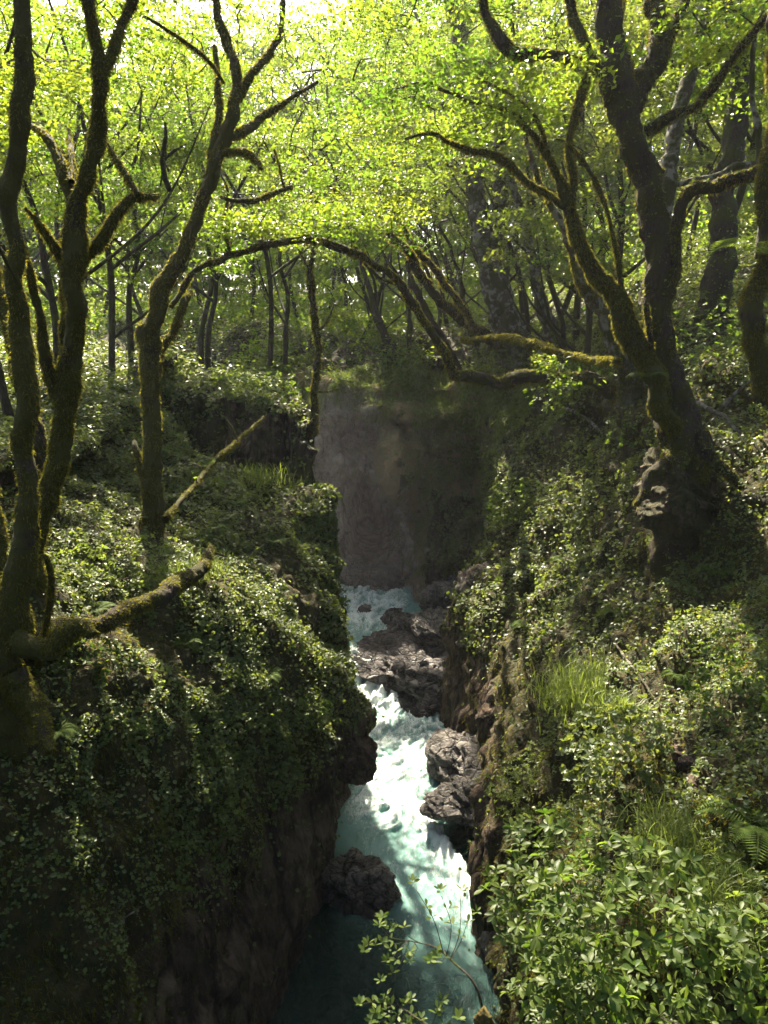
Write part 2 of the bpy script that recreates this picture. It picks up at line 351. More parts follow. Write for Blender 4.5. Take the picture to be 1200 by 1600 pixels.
def RS(far, T2, T1, A, B, Cc, D, E, U): return [far, T2, T1, A, B, Cc, D, E, U]
right = [
 RS((-70, 90, 15), (-42, 46, 12), (-40, 41, 10.5), (-40, 40, 9.2), (-40, 40, 7), (-40, 40.5, 5), (-40, 41, 3), (-40, 41, 1), (-40, 41, -2)),
 RS((-40, 90, 14), (-14, 44, 12), (-13, 37, 10.2), (-13, 36, 9.2), (-13, 36, 7), (-13, 36.5, 5), (-13, 37, 3), (-13, 37, 1), (-13, 37, -2)),
 RS((-22, 90, 14), (-7, 43, 12), (-6, 35.5, 10.1), (-6, 34.4, 9.3), (-6, 34.4, 7), (-6, 34.8, 5), (-6, 35.6, 3), (-6, 35.6, 1), (-6, 35.6, -2)),
 RS((-8, 90, 14.5), (-3.5, 43, 12), (-3.4, 34.8, 10.1), (-3.4, 33.9, 9.3), (-3.4, 34.3, 7.4), (-3.0, 34.2, 5.4), (-2.8, 34.9, 4), (-2.8, 34.9, 1), (-2.8, 34.9, -2)),
 RS((-3, 90, 15), (-2.2, 43, 12), (-2.3, 34.3, 10.1), (-2.3, 33.1, 9.3), (-2.3, 34.2, 7.6), (-2.1, 33.6, 5.9), (-2.0, 34.9, 4.6), (-1.9, 34.7, 1), (-1.9, 34.7, -2)),
 RS((0, 90, 15), (-1.2, 43, 12), (-1.1, 34.0, 10.1), (-1.2, 32.6, 9.2), (-1.2, 34.6, 7.9), (-1.1, 33.5, 6.0), (-1.0, 35.3, 4.8), (-1.0, 34.8, 1), (-1.0, 34.8, -2)),
 RS((4, 90, 15.5), (-.2, 43, 12.1), (0, 33.4, 10.1), (-.2, 32.0, 9.1), (-.1, 33.9, 7.7), (-.2, 32.7, 5.8), (-.1, 35.4, 4.7), (-.1, 34.8, 1), (-.1, 34.8, -2)),
 RS((8, 90, 16), (1.2, 43, 12.1), (.9, 33.2, 10.1), (.6, 31.8, 9.2), (.5, 31.9, 7.4), (.4, 32.0, 5.6), (.7, 34.6, 4.4), (.7, 34.0, 1), (.7, 34.0, -2)),
 RS((24, 90, 20), (4, 40, 12.3), (2.6, 33, 10.2), (2.2, 31.7, 9.2), (1.9, 31.3, 7), (1.5, 31.3, 5.2), (.95, 31.4, 3.2), (.9, 31.2, 1), (.9, 31.2, -2)),
 RS((40, 80, 26), (8, 38.5, 12.8), (4.6, 32, 10.3), (4.1, 30.5, 9), (3.7, 30, 7), (3.3, 29.4, 5), (2.7, 28.8, 3), (2.5, 28.2, 1), (2.5, 28.2, -2)),
 RS((60, 60, 30), (12, 34, 14), (6.2, 29.5, 10.6), (5.3, 27.9, 9.2), (4.5, 27.2, 7.3), (4.2, 27.0, 5), (4.1, 27, 3), (3.7, 26.5, 1), (3.6, 26.5, -2)),
 RS((60, 45, 30), (13.5, 29, 14.6), (6.7, 26, 10.7), (6.0, 25, 9.4), (5.0, 24, 7.2), (4.0, 23.2, 5.4), (2.75, 22.6, 4.1), (2.5, 22.4, 1.5), (2.5, 22.4, -2)),
 RS((60, 34, 30), (14, 24, 14.8), (6.5, 21.8, 10.9), (6.1, 21, 9.4), (5.2, 20.5, 7.1), (4.0, 20.2, 5.4), (2.9, 20, 4), (2.45, 19.8, 1.5), (2.3, 19.6, -2)),
 RS((60, 24, 30), (14, 19, 14.3), (6.8, 18, 10.6), (6.2, 17.2, 9.2), (5.1, 16.8, 7.0), (4.1, 16.4, 5.2), (3.2, 16.4, 3.6), (2.75, 16.4, 1), (2.5, 16.4, -2)),
 RS((60, 16, 28), (14, 15, 13.2), (7.3, 14, 10.3), (6.3, 13.8, 8.8), (4.8, 13.5, 6.6), (3.5, 13.2, 4.8), (2.45, 13.2, 3.2), (2.15, 13.4, 1.2), (2.1, 13.4, -2)),
 RS((60, 10, 26), (14, 10.5, 12.6), (7.6, 10, 10.1), (5.7, 10.2, 8.3), (4.3, 10.3, 6.5), (3.3, 10.3, 4.9), (2.55, 10.8, 3.0), (2.2, 11.4, 1), (2.1, 11.4, -2)),
 RS((60, 5, 24), (14, 6, 12), (6.7, 6.5, 10.0), (4.8, 6.5, 8.5), (3.4, 6.6, 7.2), (2.5, 6.8, 5.9), (2.1, 7.2, 4), (2.0, 7.6, 1), (2.0, 7.6, -2)),
 RS((60, 0, 24), (14, 1.5, 12), (6.2, 2.5, 10.0), (4.6, 2.5, 8.7), (3.3, 2.6, 7.4), (2.5, 2.8, 6), (2.1, 3, 4), (2.0, 3, 1), (2.0, 3, -2)),
 RS((60, -9, 24), (14, -7, 12), (6.2, -6, 10.0), (4.6, -6, 8.7), (3.3, -6, 7.4), (2.8, -6, 6), (2.5, -6, 4), (2.3, -6, 1), (2.3, -6, -2)),
]
def moss_right(p, n):
    px, py, _ = proj(p)
    far = ss(29, 32, p[:, 1])
    m = .95 - .45 * far * (1 - ss(.5, .75, n[:, 2]))
    m = m - .75 * far * (1 - ss(5.0, 6.2, p[:, 2])) * (1 - ss(.2, 1.6, p[:, 0]))     # bare undercut of the far wall
    m = m - .5 * far * (1 - ss(-1.5, .5, p[:, 0])) * (1 - ss(8.8, 9.6, p[:, 2]))
    m = m - .55 * (1 - ss(3.2, 4.6, p[:, 2])) * ss(11, 13, p[:, 1]) * (1 - far)
    m = m + .25 * far * ss(.6, 1.6, p[:, 0]) + .6 * far * ss(-.5, .2, p[:, 0]) * ss(4.8, 5.6, p[:, 2])
    return np.clip(m, 0, 1)
Robj, RG, RN = loft('far_cliff', right, [14, 40, 34, 44, 44, 44, 40, 10], lambda m: .08 if m[1] < 14 else .12 if m[1] < 24 else .11 if m[0] > -6 and m[1] < 42 else .6,
                    (.34, .22, .07, .12), M['cliff'], moss_right, 21, flip=True)
# far part of this wall carries the paler rock
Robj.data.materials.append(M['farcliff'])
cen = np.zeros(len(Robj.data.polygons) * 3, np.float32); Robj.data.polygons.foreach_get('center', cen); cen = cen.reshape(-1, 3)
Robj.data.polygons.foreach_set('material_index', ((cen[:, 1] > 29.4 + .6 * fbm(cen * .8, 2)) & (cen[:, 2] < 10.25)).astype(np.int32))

# bed of the river, and the far land out to the horizon
gx = np.linspace(-45, 8, 90); gy = np.linspace(-8, 44, 90); GX, GY = np.meshgrid(gx, gy, indexing='ij')
bp = np.stack([GX, GY, -1.3 + 0 * GX], -1).reshape(-1, 3); bp[:, 2] += .35 * fbm(bp * .8, 3)
link('riverbed', mesh('riverbed', bp, grid_quads(90, 90), M['boulder'], {'moss': np.zeros(len(bp))}, True), kind='structure')
gx = np.linspace(-400, 400, 120); gy = np.linspace(60, 900, 100); GX, GY = np.meshgrid(gx, gy, indexing='ij')
bp = np.stack([GX, GY, 11 + .03 * (GY - 60) + .16 * np.maximum(GX, 0)], -1).reshape(-1, 3); bp[:, 2] += 3 * fbm(bp * .02, 3)
link('hills', mesh('hills', bp, grid_quads(120, 100), M['soil'], {'moss': np.ones(len(bp))}, True), kind='structure')

def bvh_of(G):
    p = G[::2, ::2]; a, b = p.shape[:2]
    return BVHTree.FromPolygons(p.reshape(-1, 3).tolist(), grid_quads(a, b).tolist())
BV = [bvh_of(LG), bvh_of(RG)]
def hit(px, py):
    d = Vector(ray(px, py)).normalized(); best = None
    for b in BV:
        h = b.ray_cast(Vector((0, 0, CAMZ)), d)
        if h[0] is not None and (best is None or h[3] < best[1]): best = (np.array(h[0]), h[3])
    return best[0] if best else None
def ground(x, y):
    best = None
    for b in BV:
        h = b.ray_cast(Vector((x, y, 60)), Vector((0, 0, -1)))
        if h[0] is not None and (best is None or h[0][2] > best): best = h[0][2]
    return best if best is not None else 11.0

# ------------------------------------------------------------------ sunlit gaps in the canopy
CORR = []
for px, py, r in [(330, 905, .62), (420, 960, .55), (480, 1010, .5), (520, 1080, .5), (270, 1000, .22), (240, 1180, .6), (310, 1240, .34), (200, 1080, .25),
                  (360, 1290, .28), (130, 1330, .12), (150, 1460, .16), (110, 900, .28), (240, 560, .4), (150, 700, .2), (210, 830, .25),
                  (745, 700, .8), (790, 780, .65), (755, 935, .35), (1045, 855, .3), (1055, 890, .32), (1075, 930, .4), (1090, 955, .36), (1130, 1020, .4), (1165, 1075, .4), (1110, 985, .45), (1150, 1050, .5), (930, 925, .25), (1180, 1100, .35),
                  (740, 960, .3), (985, 1150, .35), (930, 1060, .2), (1060, 1190, .18), (850, 1270, .16), (990, 1330, .18), (1060, 1450, .14), (900, 1500, .12), (1130, 1350, .15),
                  (700, 1240, .3), (800, 1420, .3), (790, 1200, .25), (1050, 700, .25), (980, 760, .25), (1100, 600, .35), (1150, 650, .3), (880, 1000, .25), (1090, 1260, .2)]:
    h = hit(px, py)
    if h is not None: CORR.append((h, r * 1.35))
def Wp(px, py, z=0.0): # point on the water
    d = ray(px, py); return np.array([0, 0, CAMZ]) + d * ((z - CAMZ) / d[2])
for px, py, z, r in [(590, 1110, 0, .9), (585, 1070, .3, .7), (650, 1180, 0, .5), (620, 1240, 0, .4), (740, 1370, 0, .3), (765, 1440, 0, .25), (540, 1000, .8, .3)]:
    CORR.append((Wp(px, py, z), r))
CORR += [(np.array([-.4, 28.6, 5.4]), 1.0), (np.array([-1.6, 28.0, 4.6]), .6), (np.array([1.0, 27.0, 4.0]), .5), (np.array([-.9, 31.5, 8.2]), .9), (np.array([-.9, 25.2, .8]), .9), (np.array([.3, 25.8, .9]), .7), (np.array([-.3, 27.2, 3.0]), 1.1), (np.array([-.5, 29.8, 6.8]), 1.3)]
CORR += [(P(px, py, Y), r) for px, py, Y, r in [(350, 520, 44, 2.2), (450, 520, 42, 2.0), (270, 510, 46, 2.0), (560, 530, 42, 1.8), (400, 480, 50, 2.2), (310, 560, 34, 1.4), (200, 540, 34, 1.4), (640, 520, 40, 1.4)]]
OPEN = [(np.array([0.0, 33.5, 5.0]), nrm(np.array([-.02, -.75, .66])), 4.6), (np.array([0.0, 32.0, 6.0]), nrm(np.array([.1, -.35, .94])), 4.0)]   # the strip of sky above the river
def prune(p, t0=2.0):
    keep = np.ones(len(p), bool); nz = vnoise(p * 1.1, 77)
    rnd = R.random(len(p))
    for T, r in CORR:
        v = p - T; t = v @ SD; d = np.linalg.norm(v - t[:, None] * SD, axis=1)
        keep &= ~((t > t0) & (d < r * (1.0 + .35 * nz)) & (rnd < .97))
    if t0 > 1.9:
        for T, D, r in OPEN:
            v = p - T; t = v @ D; d = np.linalg.norm(v - t[:, None] * D, axis=1); px, py, _ = proj(p)
            keep &= ~((p[:, 1] > 18) & (t > 7.0) & (d < r * (1.0 + .3 * nz)) & (rnd < .93) & ((py < -20) | (rnd < .35)))
    return keep

# ------------------------------------------------------------------ trees
LIMBS = {}
def surf_scatter(V, Q, n):
    a = V[Q[:, 0]]; b = V[Q[:, 1]]; c = V[Q[:, 2]]; d = V[Q[:, 3]]
    cr_ = np.cross(c - a, d - b); ar = np.linalg.norm(cr_, axis=1); i = R.choice(len(Q), n, p=ar / ar.sum())
    u = R.random((n, 1)); v = R.random((n, 1))
    return a[i] * (1 - u) * (1 - v) + b[i] * u * (1 - v) + c[i] * u * v + d[i] * (1 - u) * v, nrm(cr_[i])
def blades(p, n, length, width, sag=0.3):
    """tufts: thin triangles as degenerate-free quads"""
    N_ = len(p); L = (length * (.5 + R.random(N_)))[:, None]
    d = nrm(n + .55 * R.normal(size=(N_, 3)) + np.array([0, 0, -sag])); s = nrm(np.cross(d, R.normal(size=(N_, 3)))) * width
    mid = p + d * L * .55; tip = p + d * L + np.array([0, 0, -1.0]) * L * sag * .5
    V = np.stack([p - s, p + s, mid + s * .8, mid - s * .8, tip - s * .15, tip + s * .15], 1).reshape(-1, 3)
    k = np.arange(N_)[:, None] * 6
    Q = np.concatenate([k + np.array([[0, 1, 2, 3]]), k + np.array([[3, 2, 5, 4]])], 1).reshape(-1, 4)
    return V, Q, np.repeat(R.random(N_), 6)

def grow_crown(limb_pts, crowns, lsize, seed, per=110, cut=True, spray=(.55, 1.0), shape=1, twig=.016):
    """leaf sprays on forking twigs: every spray joins the nearest piece of limb or earlier twig"""
    A = Acc(); nodes = np.array(limb_pts, float); cc = []
    for (c, rad, k) in crowns:
        v = R.normal(size=(k, 3)); v = nrm(v) * (R.random((k, 1)) ** .45); cc.append(np.asarray(c) + v * np.asarray(rad))
    cc = np.concatenate(cc)
    dd = np.array([np.min(np.linalg.norm(nodes - c, axis=1)) for c in cc]); cc = cc[np.argsort(dd)]
    lp = []; ln = []; lr = []; lz = []
    for c in cc:
        j = np.argmin(np.linalg.norm(nodes - c, axis=1)); a = nodes[j]; L = np.linalg.norm(c - a)
        m1 = a * .65 + c * .35 + R.normal(size=3) * L * .09 + np.array([0, 0, .10 * L]); m2 = a * .3 + c * .7 + R.normal(size=3) * L * .07 + np.array([0, 0, .07 * L])
        r0 = min(.07, twig * .8 + .011 * L)
        V, Q, pts, _ = tube([a, m1, m2, c], [r0, r0 * .75, r0 * .5, r0 * .3], 4, 0, 0, max(.25, L / 8))
        A.add(V, Q, None, 1); nodes = np.concatenate([nodes, pts[1:]])
        rs = R.uniform(*spray); dirn = nrm(np.array([c[0] - a[0], c[1] - a[1], 0]) + R.normal(size=3) * [.5, .5, .05])
        tl = R.normal(size=3) * .13
        for q in range(3):
            ang = (q - 1) * .8 + R.normal() * .2; e = np.array([dirn[0] * math.cos(ang) - dirn[1] * math.sin(ang), dirn[0] * math.sin(ang) + dirn[1] * math.cos(ang), 0])
            e = e * rs; e[2] = tl[0] * e[0] + tl[1] * e[1] - .08 * rs
            V, Q, _, _ = tube([c, c + e * .5 + [0, 0, .03], c + e], [r0 * .3, r0 * .22, .002], 3); A.add(V, Q, None, 1)
        k = int(per * 2.0 * (.6 + .8 * R.random())); rr = rs * np.sqrt(R.random(k)); th = R.random(k) * 2 * math.pi
        o = np.stack([rr * np.cos(th), rr * np.sin(th), R.normal(size=k) * .05], 1); o[:, :2] += dirn[:2] * rs * .35
        o[:, 2] += tl[0] * o[:, 0] + tl[1] * o[:, 1] - .12 * rr * rr + R.integers(-1, 2, k) * .10
        lr.append(.7 * R.random() + .3 * R.random(k)); lz.append(np.full(k, R.uniform(.75, 1.2))); lp.append(c + o); ln.append(np.tile([-tl[0], -tl[1], 1.0], (k, 1)) + R.normal(size=(k, 3)) * .62)
    lp = np.concatenate(lp); ln = np.concatenate(ln); lr = np.concatenate(lr); lz = np.concatenate(lz)
    kp = (fbm(lp * .42, 2, 303) < .5) & ~((lp[:, 2] > 17) & (lp[:, 0] < 2) & (fbm(lp * .30, 2, 305) > .42) & (lp[:, 1] > 12)); lp = lp[kp]; ln = ln[kp]; lr = lr[kp]; lz = lz[kp]
    if cut:
        kp = prune(lp); lp = lp[kp]; ln = ln[kp]; lr = lr[kp]; lz = lz[kp]
    V, Q, r = leaves(lp, ln, lsize * 1.22 * lz * R.uniform(.75, 1.25, len(lp)), .62, shape); r = np.repeat(lr, 4)
    A.add(V, Q, r, 0); return A

def limb_world(L):
    """L: dict(Y0, Y1, pts=[(px, py, rpx)...]) traced against the photograph, given real depth"""
    n = len(L['pts']); out = []; rad = []; k_ = L.get('k', 1.0)
    for i, (px, py, r) in enumerate(L['pts']):
        Y = L['Y'][0] + (L['Y'][1] - L['Y'][0]) * i / max(1, n - 1)
        p = P(px, py, Y); out.append(p); rad.append(max(.004, k_ * r * dep_of(p) / F))
    return np.array(out), np.array(rad)
NT = 0
def tree(name, label, limbs, crowns=(), m='bark', leaf='leaf', lsize=.09, per=110, moss=0, group=None, cat='tree', spray=(.55, 1.0), root=True, vine=0):
    global NT; NT += 1
    for L in limbs: L['k'] = .80 if m == 'bark_moss' else .95
    ws = [limb_world(L) for L in limbs]
    base = ws[0][0][0]
    t = thing(name, label, cat, base, group)
    nodes = []
    for i, (p, r) in enumerate(ws):
        if i == 0 and root: # flare and root into the ground
            gz = ground(p[0][0], p[0][1])
            if .25 < p[0][2] - gz < 2.6: p = np.concatenate([[[p[0][0] + .1, p[0][1] + .15, gz]], p]); r = np.concatenate([[r[0] * 1.15], r])
            d = nrm(p[0] - p[1]); p = np.concatenate([[p[0] + d * .5 + np.array([0, 0, -.3])], p]); r = np.concatenate([[r[0] * 1.25], r])
        sides = 26 if r.max() > .1 else 14 if r.max() > .05 else 7
        V, Q, pts, _ = tube(p, r, sides, .30 if r.max() > .04 else .15, NT * 13 + i, max(.04, r.mean() * .4), min(.09, r.mean() * .9))
        part = 'trunk' if i == 0 else 'branch'
        if cat == 'branch' : part = 'limb' if i == 0 else 'twig'
        link(part, mesh(part, V, Q, M[m], None, True), t)
        nodes.append(pts[len(pts) // 3:])
        if moss and r.max() > .03:
            n = int(moss * len(V) * .9)
            sp_, sn = surf_scatter(V, Q, n)
            c_ = pts[np.argmin(np.linalg.norm(sp_[:, None] - pts[None, ::4], axis=2), axis=1) * 4] if n < 40000 else sp_
            sn = nrm(sp_ - c_)
            keep = fbm(sp_ * 3.0, 2, 5) + .25 * sn[:, 2] > -.25; sp_, sn = sp_[keep], sn[keep]
            dp = dep_of(base); B = blades(sp_, sn, .022 + .0013 * dp, .0020 + .0004 * dp, .6)
            link('moss', mesh('moss', B[0], B[1], M['mossblade'], {'r': B[2]}), t)
        if vine and r.max() > .07:
            n = int(vine * len(V) * .12); q_, sn = surf_scatter(V, Q, n); kp = fbm(q_ * 1.6, 2, 9) > -.1; q_, sn = q_[kp], sn[kp]
            sn = nrm(q_ - pts[np.argmin(np.linalg.norm(q_[:, None] - pts[None, ::6], axis=2), axis=1) * 6])
            B = leaves(q_ + sn * .05 * R.random((len(q_), 1)), sn * .6 + np.array([0, 0, .5]) + .5 * R.normal(size=q_.shape), .045 + .0015 * dep_of(base), .8, 1)
            link('climbing_ivy', mesh('climbing_ivy', B[0], B[1], M['ivy'], {'r': B[2]}), t)
    if crowns:
        A = grow_crown(np.concatenate(nodes), [(P(*c), rd, k) for c, rd, k in crowns], lsize, NT, per, spray=spray)
        link('crown', A.build('crown', [M[leaf], M['bark_plain']]), t)
    return t
def Lm(Y0, Y1, *pts): return dict(Y=(Y0, Y1), pts=pts)

tree('mossy_tree', 'thick mossy trunk rising straight along the left edge of the photo', [
    Lm(7.2, 7.6, (-8, 1330, 60), (2, 1120, 46), (16, 980, 30), (36, 850, 22), (43, 700, 19), (44, 590, 18), (36, 480, 17), (24, 390, 16), (19, 300, 17), (27, 220, 17), (36, 110, 15), (30, 0, 15), (24, -200, 12), (30, -420, 9)),
    Lm(7.1, 6.6, (20, 1050, 26), (60, 1120, 18), (84, 1180, 8)), Lm(7.1, 6.9, (25, 1000, 26), (75, 1010, 22), (110, 990, 16), (135, 1000, 10)),
    Lm(7.3, 8.5, (10, 990, 18), (-8, 860, 14), (-30, 700, 12), (-60, 500, 10)),
    Lm(7.6, 9, (38, 620, 9), (22, 540, 12), (8, 470, 12), (-12, 400, 10), (-40, 300, 9)),
    Lm(7.5, 8, (40, 900, 5), (70, 870, 5), (78, 930, 6), (60, 1040, 4)),
    Lm(7.5, 6.8, (40, 470, 4), (20, 430, 3), (0, 390, 3)),
  ], [((30, -420, 9.5), (2.8, 3.0, 1.6), 34), ((-150, 100, 10), (1.6, 2, 2.2), 16)], 'bark_moss', moss=3.5, lsize=.075)
tree('mossy_tree', 'forked mossy tree with several stems just right of the trunk at the left edge', [
    Lm(9.2, 9.6, (60, 960, 26), (50, 880, 20), (70, 800, 17), (85, 740, 18), (98, 680, 19), (105, 610, 20), (112, 540, 18), (106, 460, 17), (113, 410, 19), (120, 340, 16), (133, 290, 15), (143, 240, 14), (150, 180, 13), (157, 120, 12), (152, 60, 10), (141, 0, 9), (130, -150, 7)),
    Lm(9.5, 10.5, (154, 125, 9), (174, 80, 9), (192, 38, 8), (210, -5, 8), (235, -150, 6)),
    Lm(9.5, 8.6, (102, 640, 15), (84, 590, 13), (72, 520, 10), (58, 460, 8), (44, 410, 6), (38, 385, 5)),
    Lm(9.5, 10, (112, 420, 9), (148, 385, 9), (178, 345, 9), (205, 308, 8), (222, 302, 8), (247, 303, 5)),
    Lm(9.7, 10.2, (216, 304, 6), (198, 272, 6), (180, 245, 5), (164, 216, 3)),
    Lm(9.6, 9.0, (106, 430, 10), (84, 385, 8), (62, 352, 6), (40, 325, 4)),
    Lm(9.6, 10.5, (116, 330, 12), (102, 275, 12), (84, 235, 9), (62, 208, 7), (44, 195, 5)),
    Lm(9.6, 10.8, (112, 285, 8), (110, 240, 6), (104, 200, 2)),
    Lm(9.5, 9.7, (103, 600, 9), (100, 520, 8), (97, 440, 7)),
  ], [((170, -330, 11.5), (3.2, 3, 1.5), 34), ((250, -150, 12.5), (2, 2, 1.2), 12)], 'bark_moss', moss=3.5, lsize=.075)
tree('mossy_tree', 'mossy tree leaning right above the left bank with a Y fork near the top', [
    Lm(14.2, 16.5, (232, 880, 24), (242, 820, 19), (243, 750, 18), (240, 680, 16), (236, 610, 16), (230, 550, 18), (238, 500, 17), (258, 440, 14), (283, 385, 13), (305, 330, 13), (335, 275, 12), (357, 220, 11), (369, 160, 9), (366, 110, 8), (352, 60, 8), (336, 10, 7), (322, -60, 6), (310, -180, 5)),
    Lm(14.1, 13.7, (240, 860, 14), (262, 880, 9), (285, 895, 4)), Lm(14.1, 13.6, (235, 860, 14), (212, 885, 8), (195, 900, 4)),
    Lm(15.8, 17, (362, 215, 8), (385, 197, 9), (405, 186, 8), (432, 168, 6), (462, 150, 4), (492, 133, 3)),
    Lm(15.9, 17, (371, 155, 7), (392, 115, 7), (420, 82, 6), (440, 50, 6), (446, 0, 5), (460, -80, 4)),
    Lm(15.5, 16.5, (328, 285, 8), (333, 230, 7), (344, 170, 6), (342, 120, 5), (336, 70, 4)),
    Lm(15.5, 15, (350, 240, 7), (380, 238, 6), (402, 252, 6), (408, 264, 3)),
    Lm(14.3, 14.8, (240, 770, 9), (222, 745, 8), (213, 710, 6), (208, 690, 4)),
    Lm(15.0, 16.5, (243, 590, 8), (262, 530, 8), (285, 480, 7), (300, 455, 5)),
    Lm(15.6, 14.5, (350, 130, 3), (320, 90, 4), (280, 60, 4), (240, 35, 3), (214, 22, 2)),
    Lm(15.6, 16.5, (345, 308, 3), (388, 316, 5), (425, 302, 5), (456, 292, 4)),
    Lm(16.2, 16.4, (445, 296, 3), (436, 262, 2), (428, 235, 2)),
  ], [((385, -60, 17.5), (3.6, 3.2, 2.0), 34), ((430, 120, 18), (2.4, 2.5, 1.1), 14), ((250, 20, 17), (2.0, 2, 1.1), 12)], 'bark_moss', moss=2.5, lsize=.085)
tree('dead_snag', 'short dead branch stub hanging in the canopy left of the leaning mossy tree', [
    Lm(12, 12.2, (265, 298, 5), (256, 275, 4), (254, 245, 4), (258, 215, 3), (257, 192, 2)),
    Lm(12.2, 12.5, (256, 250, 3), (272, 240, 3), (292, 227, 1)), Lm(12.2, 12.5, (256, 262, 3), (251, 290, 1))], (), 'bark_plain', cat='branch', root=False)
tree('leaning_pole', 'thin mossy stem slanting up to the right from the foot of the leaning tree', [
    Lm(13.6, 19.5, (258, 812, 6), (285, 778, 5), (315, 745, 5), (350, 708, 4), (385, 675, 3), (412, 650, 2)),
    Lm(17, 17.2, (372, 690, 2), (362, 668, 2), (352, 655, 1))],
    [((300, 740, 15), (.6, .5, .3), 3)], 'bark_moss', moss=2, cat='stem', per=30, spray=(.2, .35), root=False)
tree('fallen_branch', 'thick mossy fallen branch lying across the left bank with its broken end raised', [
    Lm(8.0, 12.2, (30, 1010, 34), (90, 990, 18), (150, 972, 13), (205, 955, 12), (245, 935, 13), (268, 908, 12), (298, 892, 11), (318, 878, 8), (332, 858, 4))],
    (), 'bark', moss=4, cat='log', root=False)
tree('arching_tree', 'thin dark tree arching low from the right bank across the gorge to the left', [
    Lm(19.5, 16, (985, 640, 12), (935, 598, 11), (880, 592, 9), (820, 590, 10), (770, 596, 9), (715, 588, 8), (700, 570, 7), (680, 532, 7), (648, 480, 7), (612, 435, 6), (575, 405, 6), (530, 386, 6), (480, 377, 5), (430, 377, 5), (385, 387, 5), (345, 404, 5), (310, 425, 4), (285, 450, 4), (265, 478, 4)),
    Lm(17, 17.5, (505, 380, 3), (470, 362, 2), (440, 350, 2), (400, 352, 1)),
    Lm(18.5, 18.5, (620, 445, 3), (588, 430, 3), (560, 395, 2), (540, 340, 1)),
    Lm(16.8, 17.5, (360, 398, 3), (350, 350, 3), (356, 300, 2), (340, 260, 1)),
  ], [((430, 340, 17.5), (2.2, 1.5, .7), 14), ((330, 380, 17), (1.3, 1.2, .6), 7), ((560, 350, 18.5), (1.6, 1.2, .7), 9)], 'bark', moss=1.5, lsize=.085)
tree('ancient_tree', 'largest dark tree at upper right with thick spreading limbs above the right cliff', [
    Lm(13.2, 14.2, (1070, 700, 34), (1064, 680, 29), (1057, 645, 29), (1046, 590, 25), (1034, 520, 22), (1026, 440, 21), (1020, 370, 21), (1010, 300, 21), (998, 240, 21), (985, 190, 22), (978, 150, 24), (963, 110, 22), (956, 60, 21), (950, 0, 20), (942, -120, 17), (930, -300, 12)),
    Lm(13.1, 12.4, (1068, 680, 16), (1040, 715, 13), (1015, 745, 9), (1000, 790, 5)), Lm(13.1, 12.6, (1078, 690, 16), (1108, 718, 12), (1140, 738, 8), (1165, 775, 4)), Lm(13.0, 12.5, (1072, 690, 16), (1062, 722, 11), (1056, 750, 6)),
    Lm(14.2, 15, (985, 165, 18), (1005, 120, 18), (1024, 70, 17), (1032, 20, 16), (1036, -60, 14), (1050, -220, 10)),
    Lm(14.6, 15.5, (1030, 72, 9), (1052, 45, 8), (1068, 10, 8), (1085, -60, 7), (1110, -200, 5)),
    Lm(14.0, 13.4, (958, 120, 13), (925, 105, 10), (880, 96, 9), (840, 90, 9), (800, 82, 9), (780, 65, 9), (768, 35, 8), (752, 0, 7), (735, -80, 6)),
    Lm(14.0, 14.6, (935, 105, 8), (918, 85, 9), (905, 50, 8), (893, 15, 8), (880, -60, 7), (860, -200, 5)),
    Lm(13.8, 12.2, (1010, 205, 8), (1040, 188, 8), (1075, 172, 7), (1102, 148, 7), (1130, 110, 6), (1160, 70, 6), (1200, 28, 5), (1260, -40, 4)),
    Lm(14.1, 14.3, (1010, 370, 8), (1004, 300, 8), (998, 250, 6)),
    Lm(14.0, 15, (985, 130, 6), (980, 90, 6), (968, 55, 5), (975, 0, 3)),
    Lm(13.6, 12.4, (1020, 560, 6), (1050, 430, 8), (1070, 310, 9), (1120, 290, 10), (1170, 275, 10), (1230, 255, 9)),
    Lm(13.2, 12.9, (1050, 640, 8), (1040, 600, 7), (1018, 540, 6), (1012, 480, 4)),
  ], [((960, -330, 16), (4.2, 4, 2.0), 44), ((1080, -150, 17), (3, 2.5, 2), 18), ((760, -60, 15), (2.4, 2, 1.1), 14), ((1150, 90, 15), (1.6, 1.6, .9), 7), ((620, -160, 15.5), (2.3, 1.8, .8), 20), ((780, -200, 14), (2.2, 1.6, .8), 16)], 'bark', moss=2.2, lsize=.085, vine=1.2)
tree('mossy_tree', 'leaning moss-covered tree crossing in front of the largest tree toward the upper left', [
    Lm(13.0, 13.4, (1068, 690, 20), (1048, 655, 18), (1030, 612, 18), (1010, 575, 20), (988, 520, 20), (972, 480, 19), (948, 445, 16), (925, 408, 13), (905, 368, 12), (888, 325, 10), (878, 290, 8), (868, 262, 7), (848, 230, 5), (815, 195, 5), (790, 175, 4), (750, 158, 3), (690, 144, 3), (640, 135, 2)),
    Lm(13.3, 12.8, (882, 322, 7), (855, 303, 8), (825, 285, 7), (795, 258, 6), (768, 244, 6), (735, 237, 5), (705, 222, 4), (685, 208, 4), (660, 208, 3), (632, 216, 2)),
    Lm(13.2, 13.8, (893, 330, 6), (895, 280, 6), (888, 230, 5), (902, 170, 7), (918, 125, 6), (925, 90, 4)),
    Lm(13.1, 13.0, (972, 470, 5), (966, 420, 5), (955, 350, 4), (938, 300, 4), (915, 255, 4), (890, 225, 3)),
    Lm(13.2, 12.8, (862, 255, 4), (840, 190, 3), (800, 150, 2), (745, 120, 2)),
  ], [((720, 190, 13.8), (1.5, 1.3, .45), 9), ((800, 130, 14.5), (1.6, 1.6, .6), 8), ((640, 170, 14.5), (1.3, 1.3, .5), 7)], 'bark_moss', moss=3.5, lsize=.085)
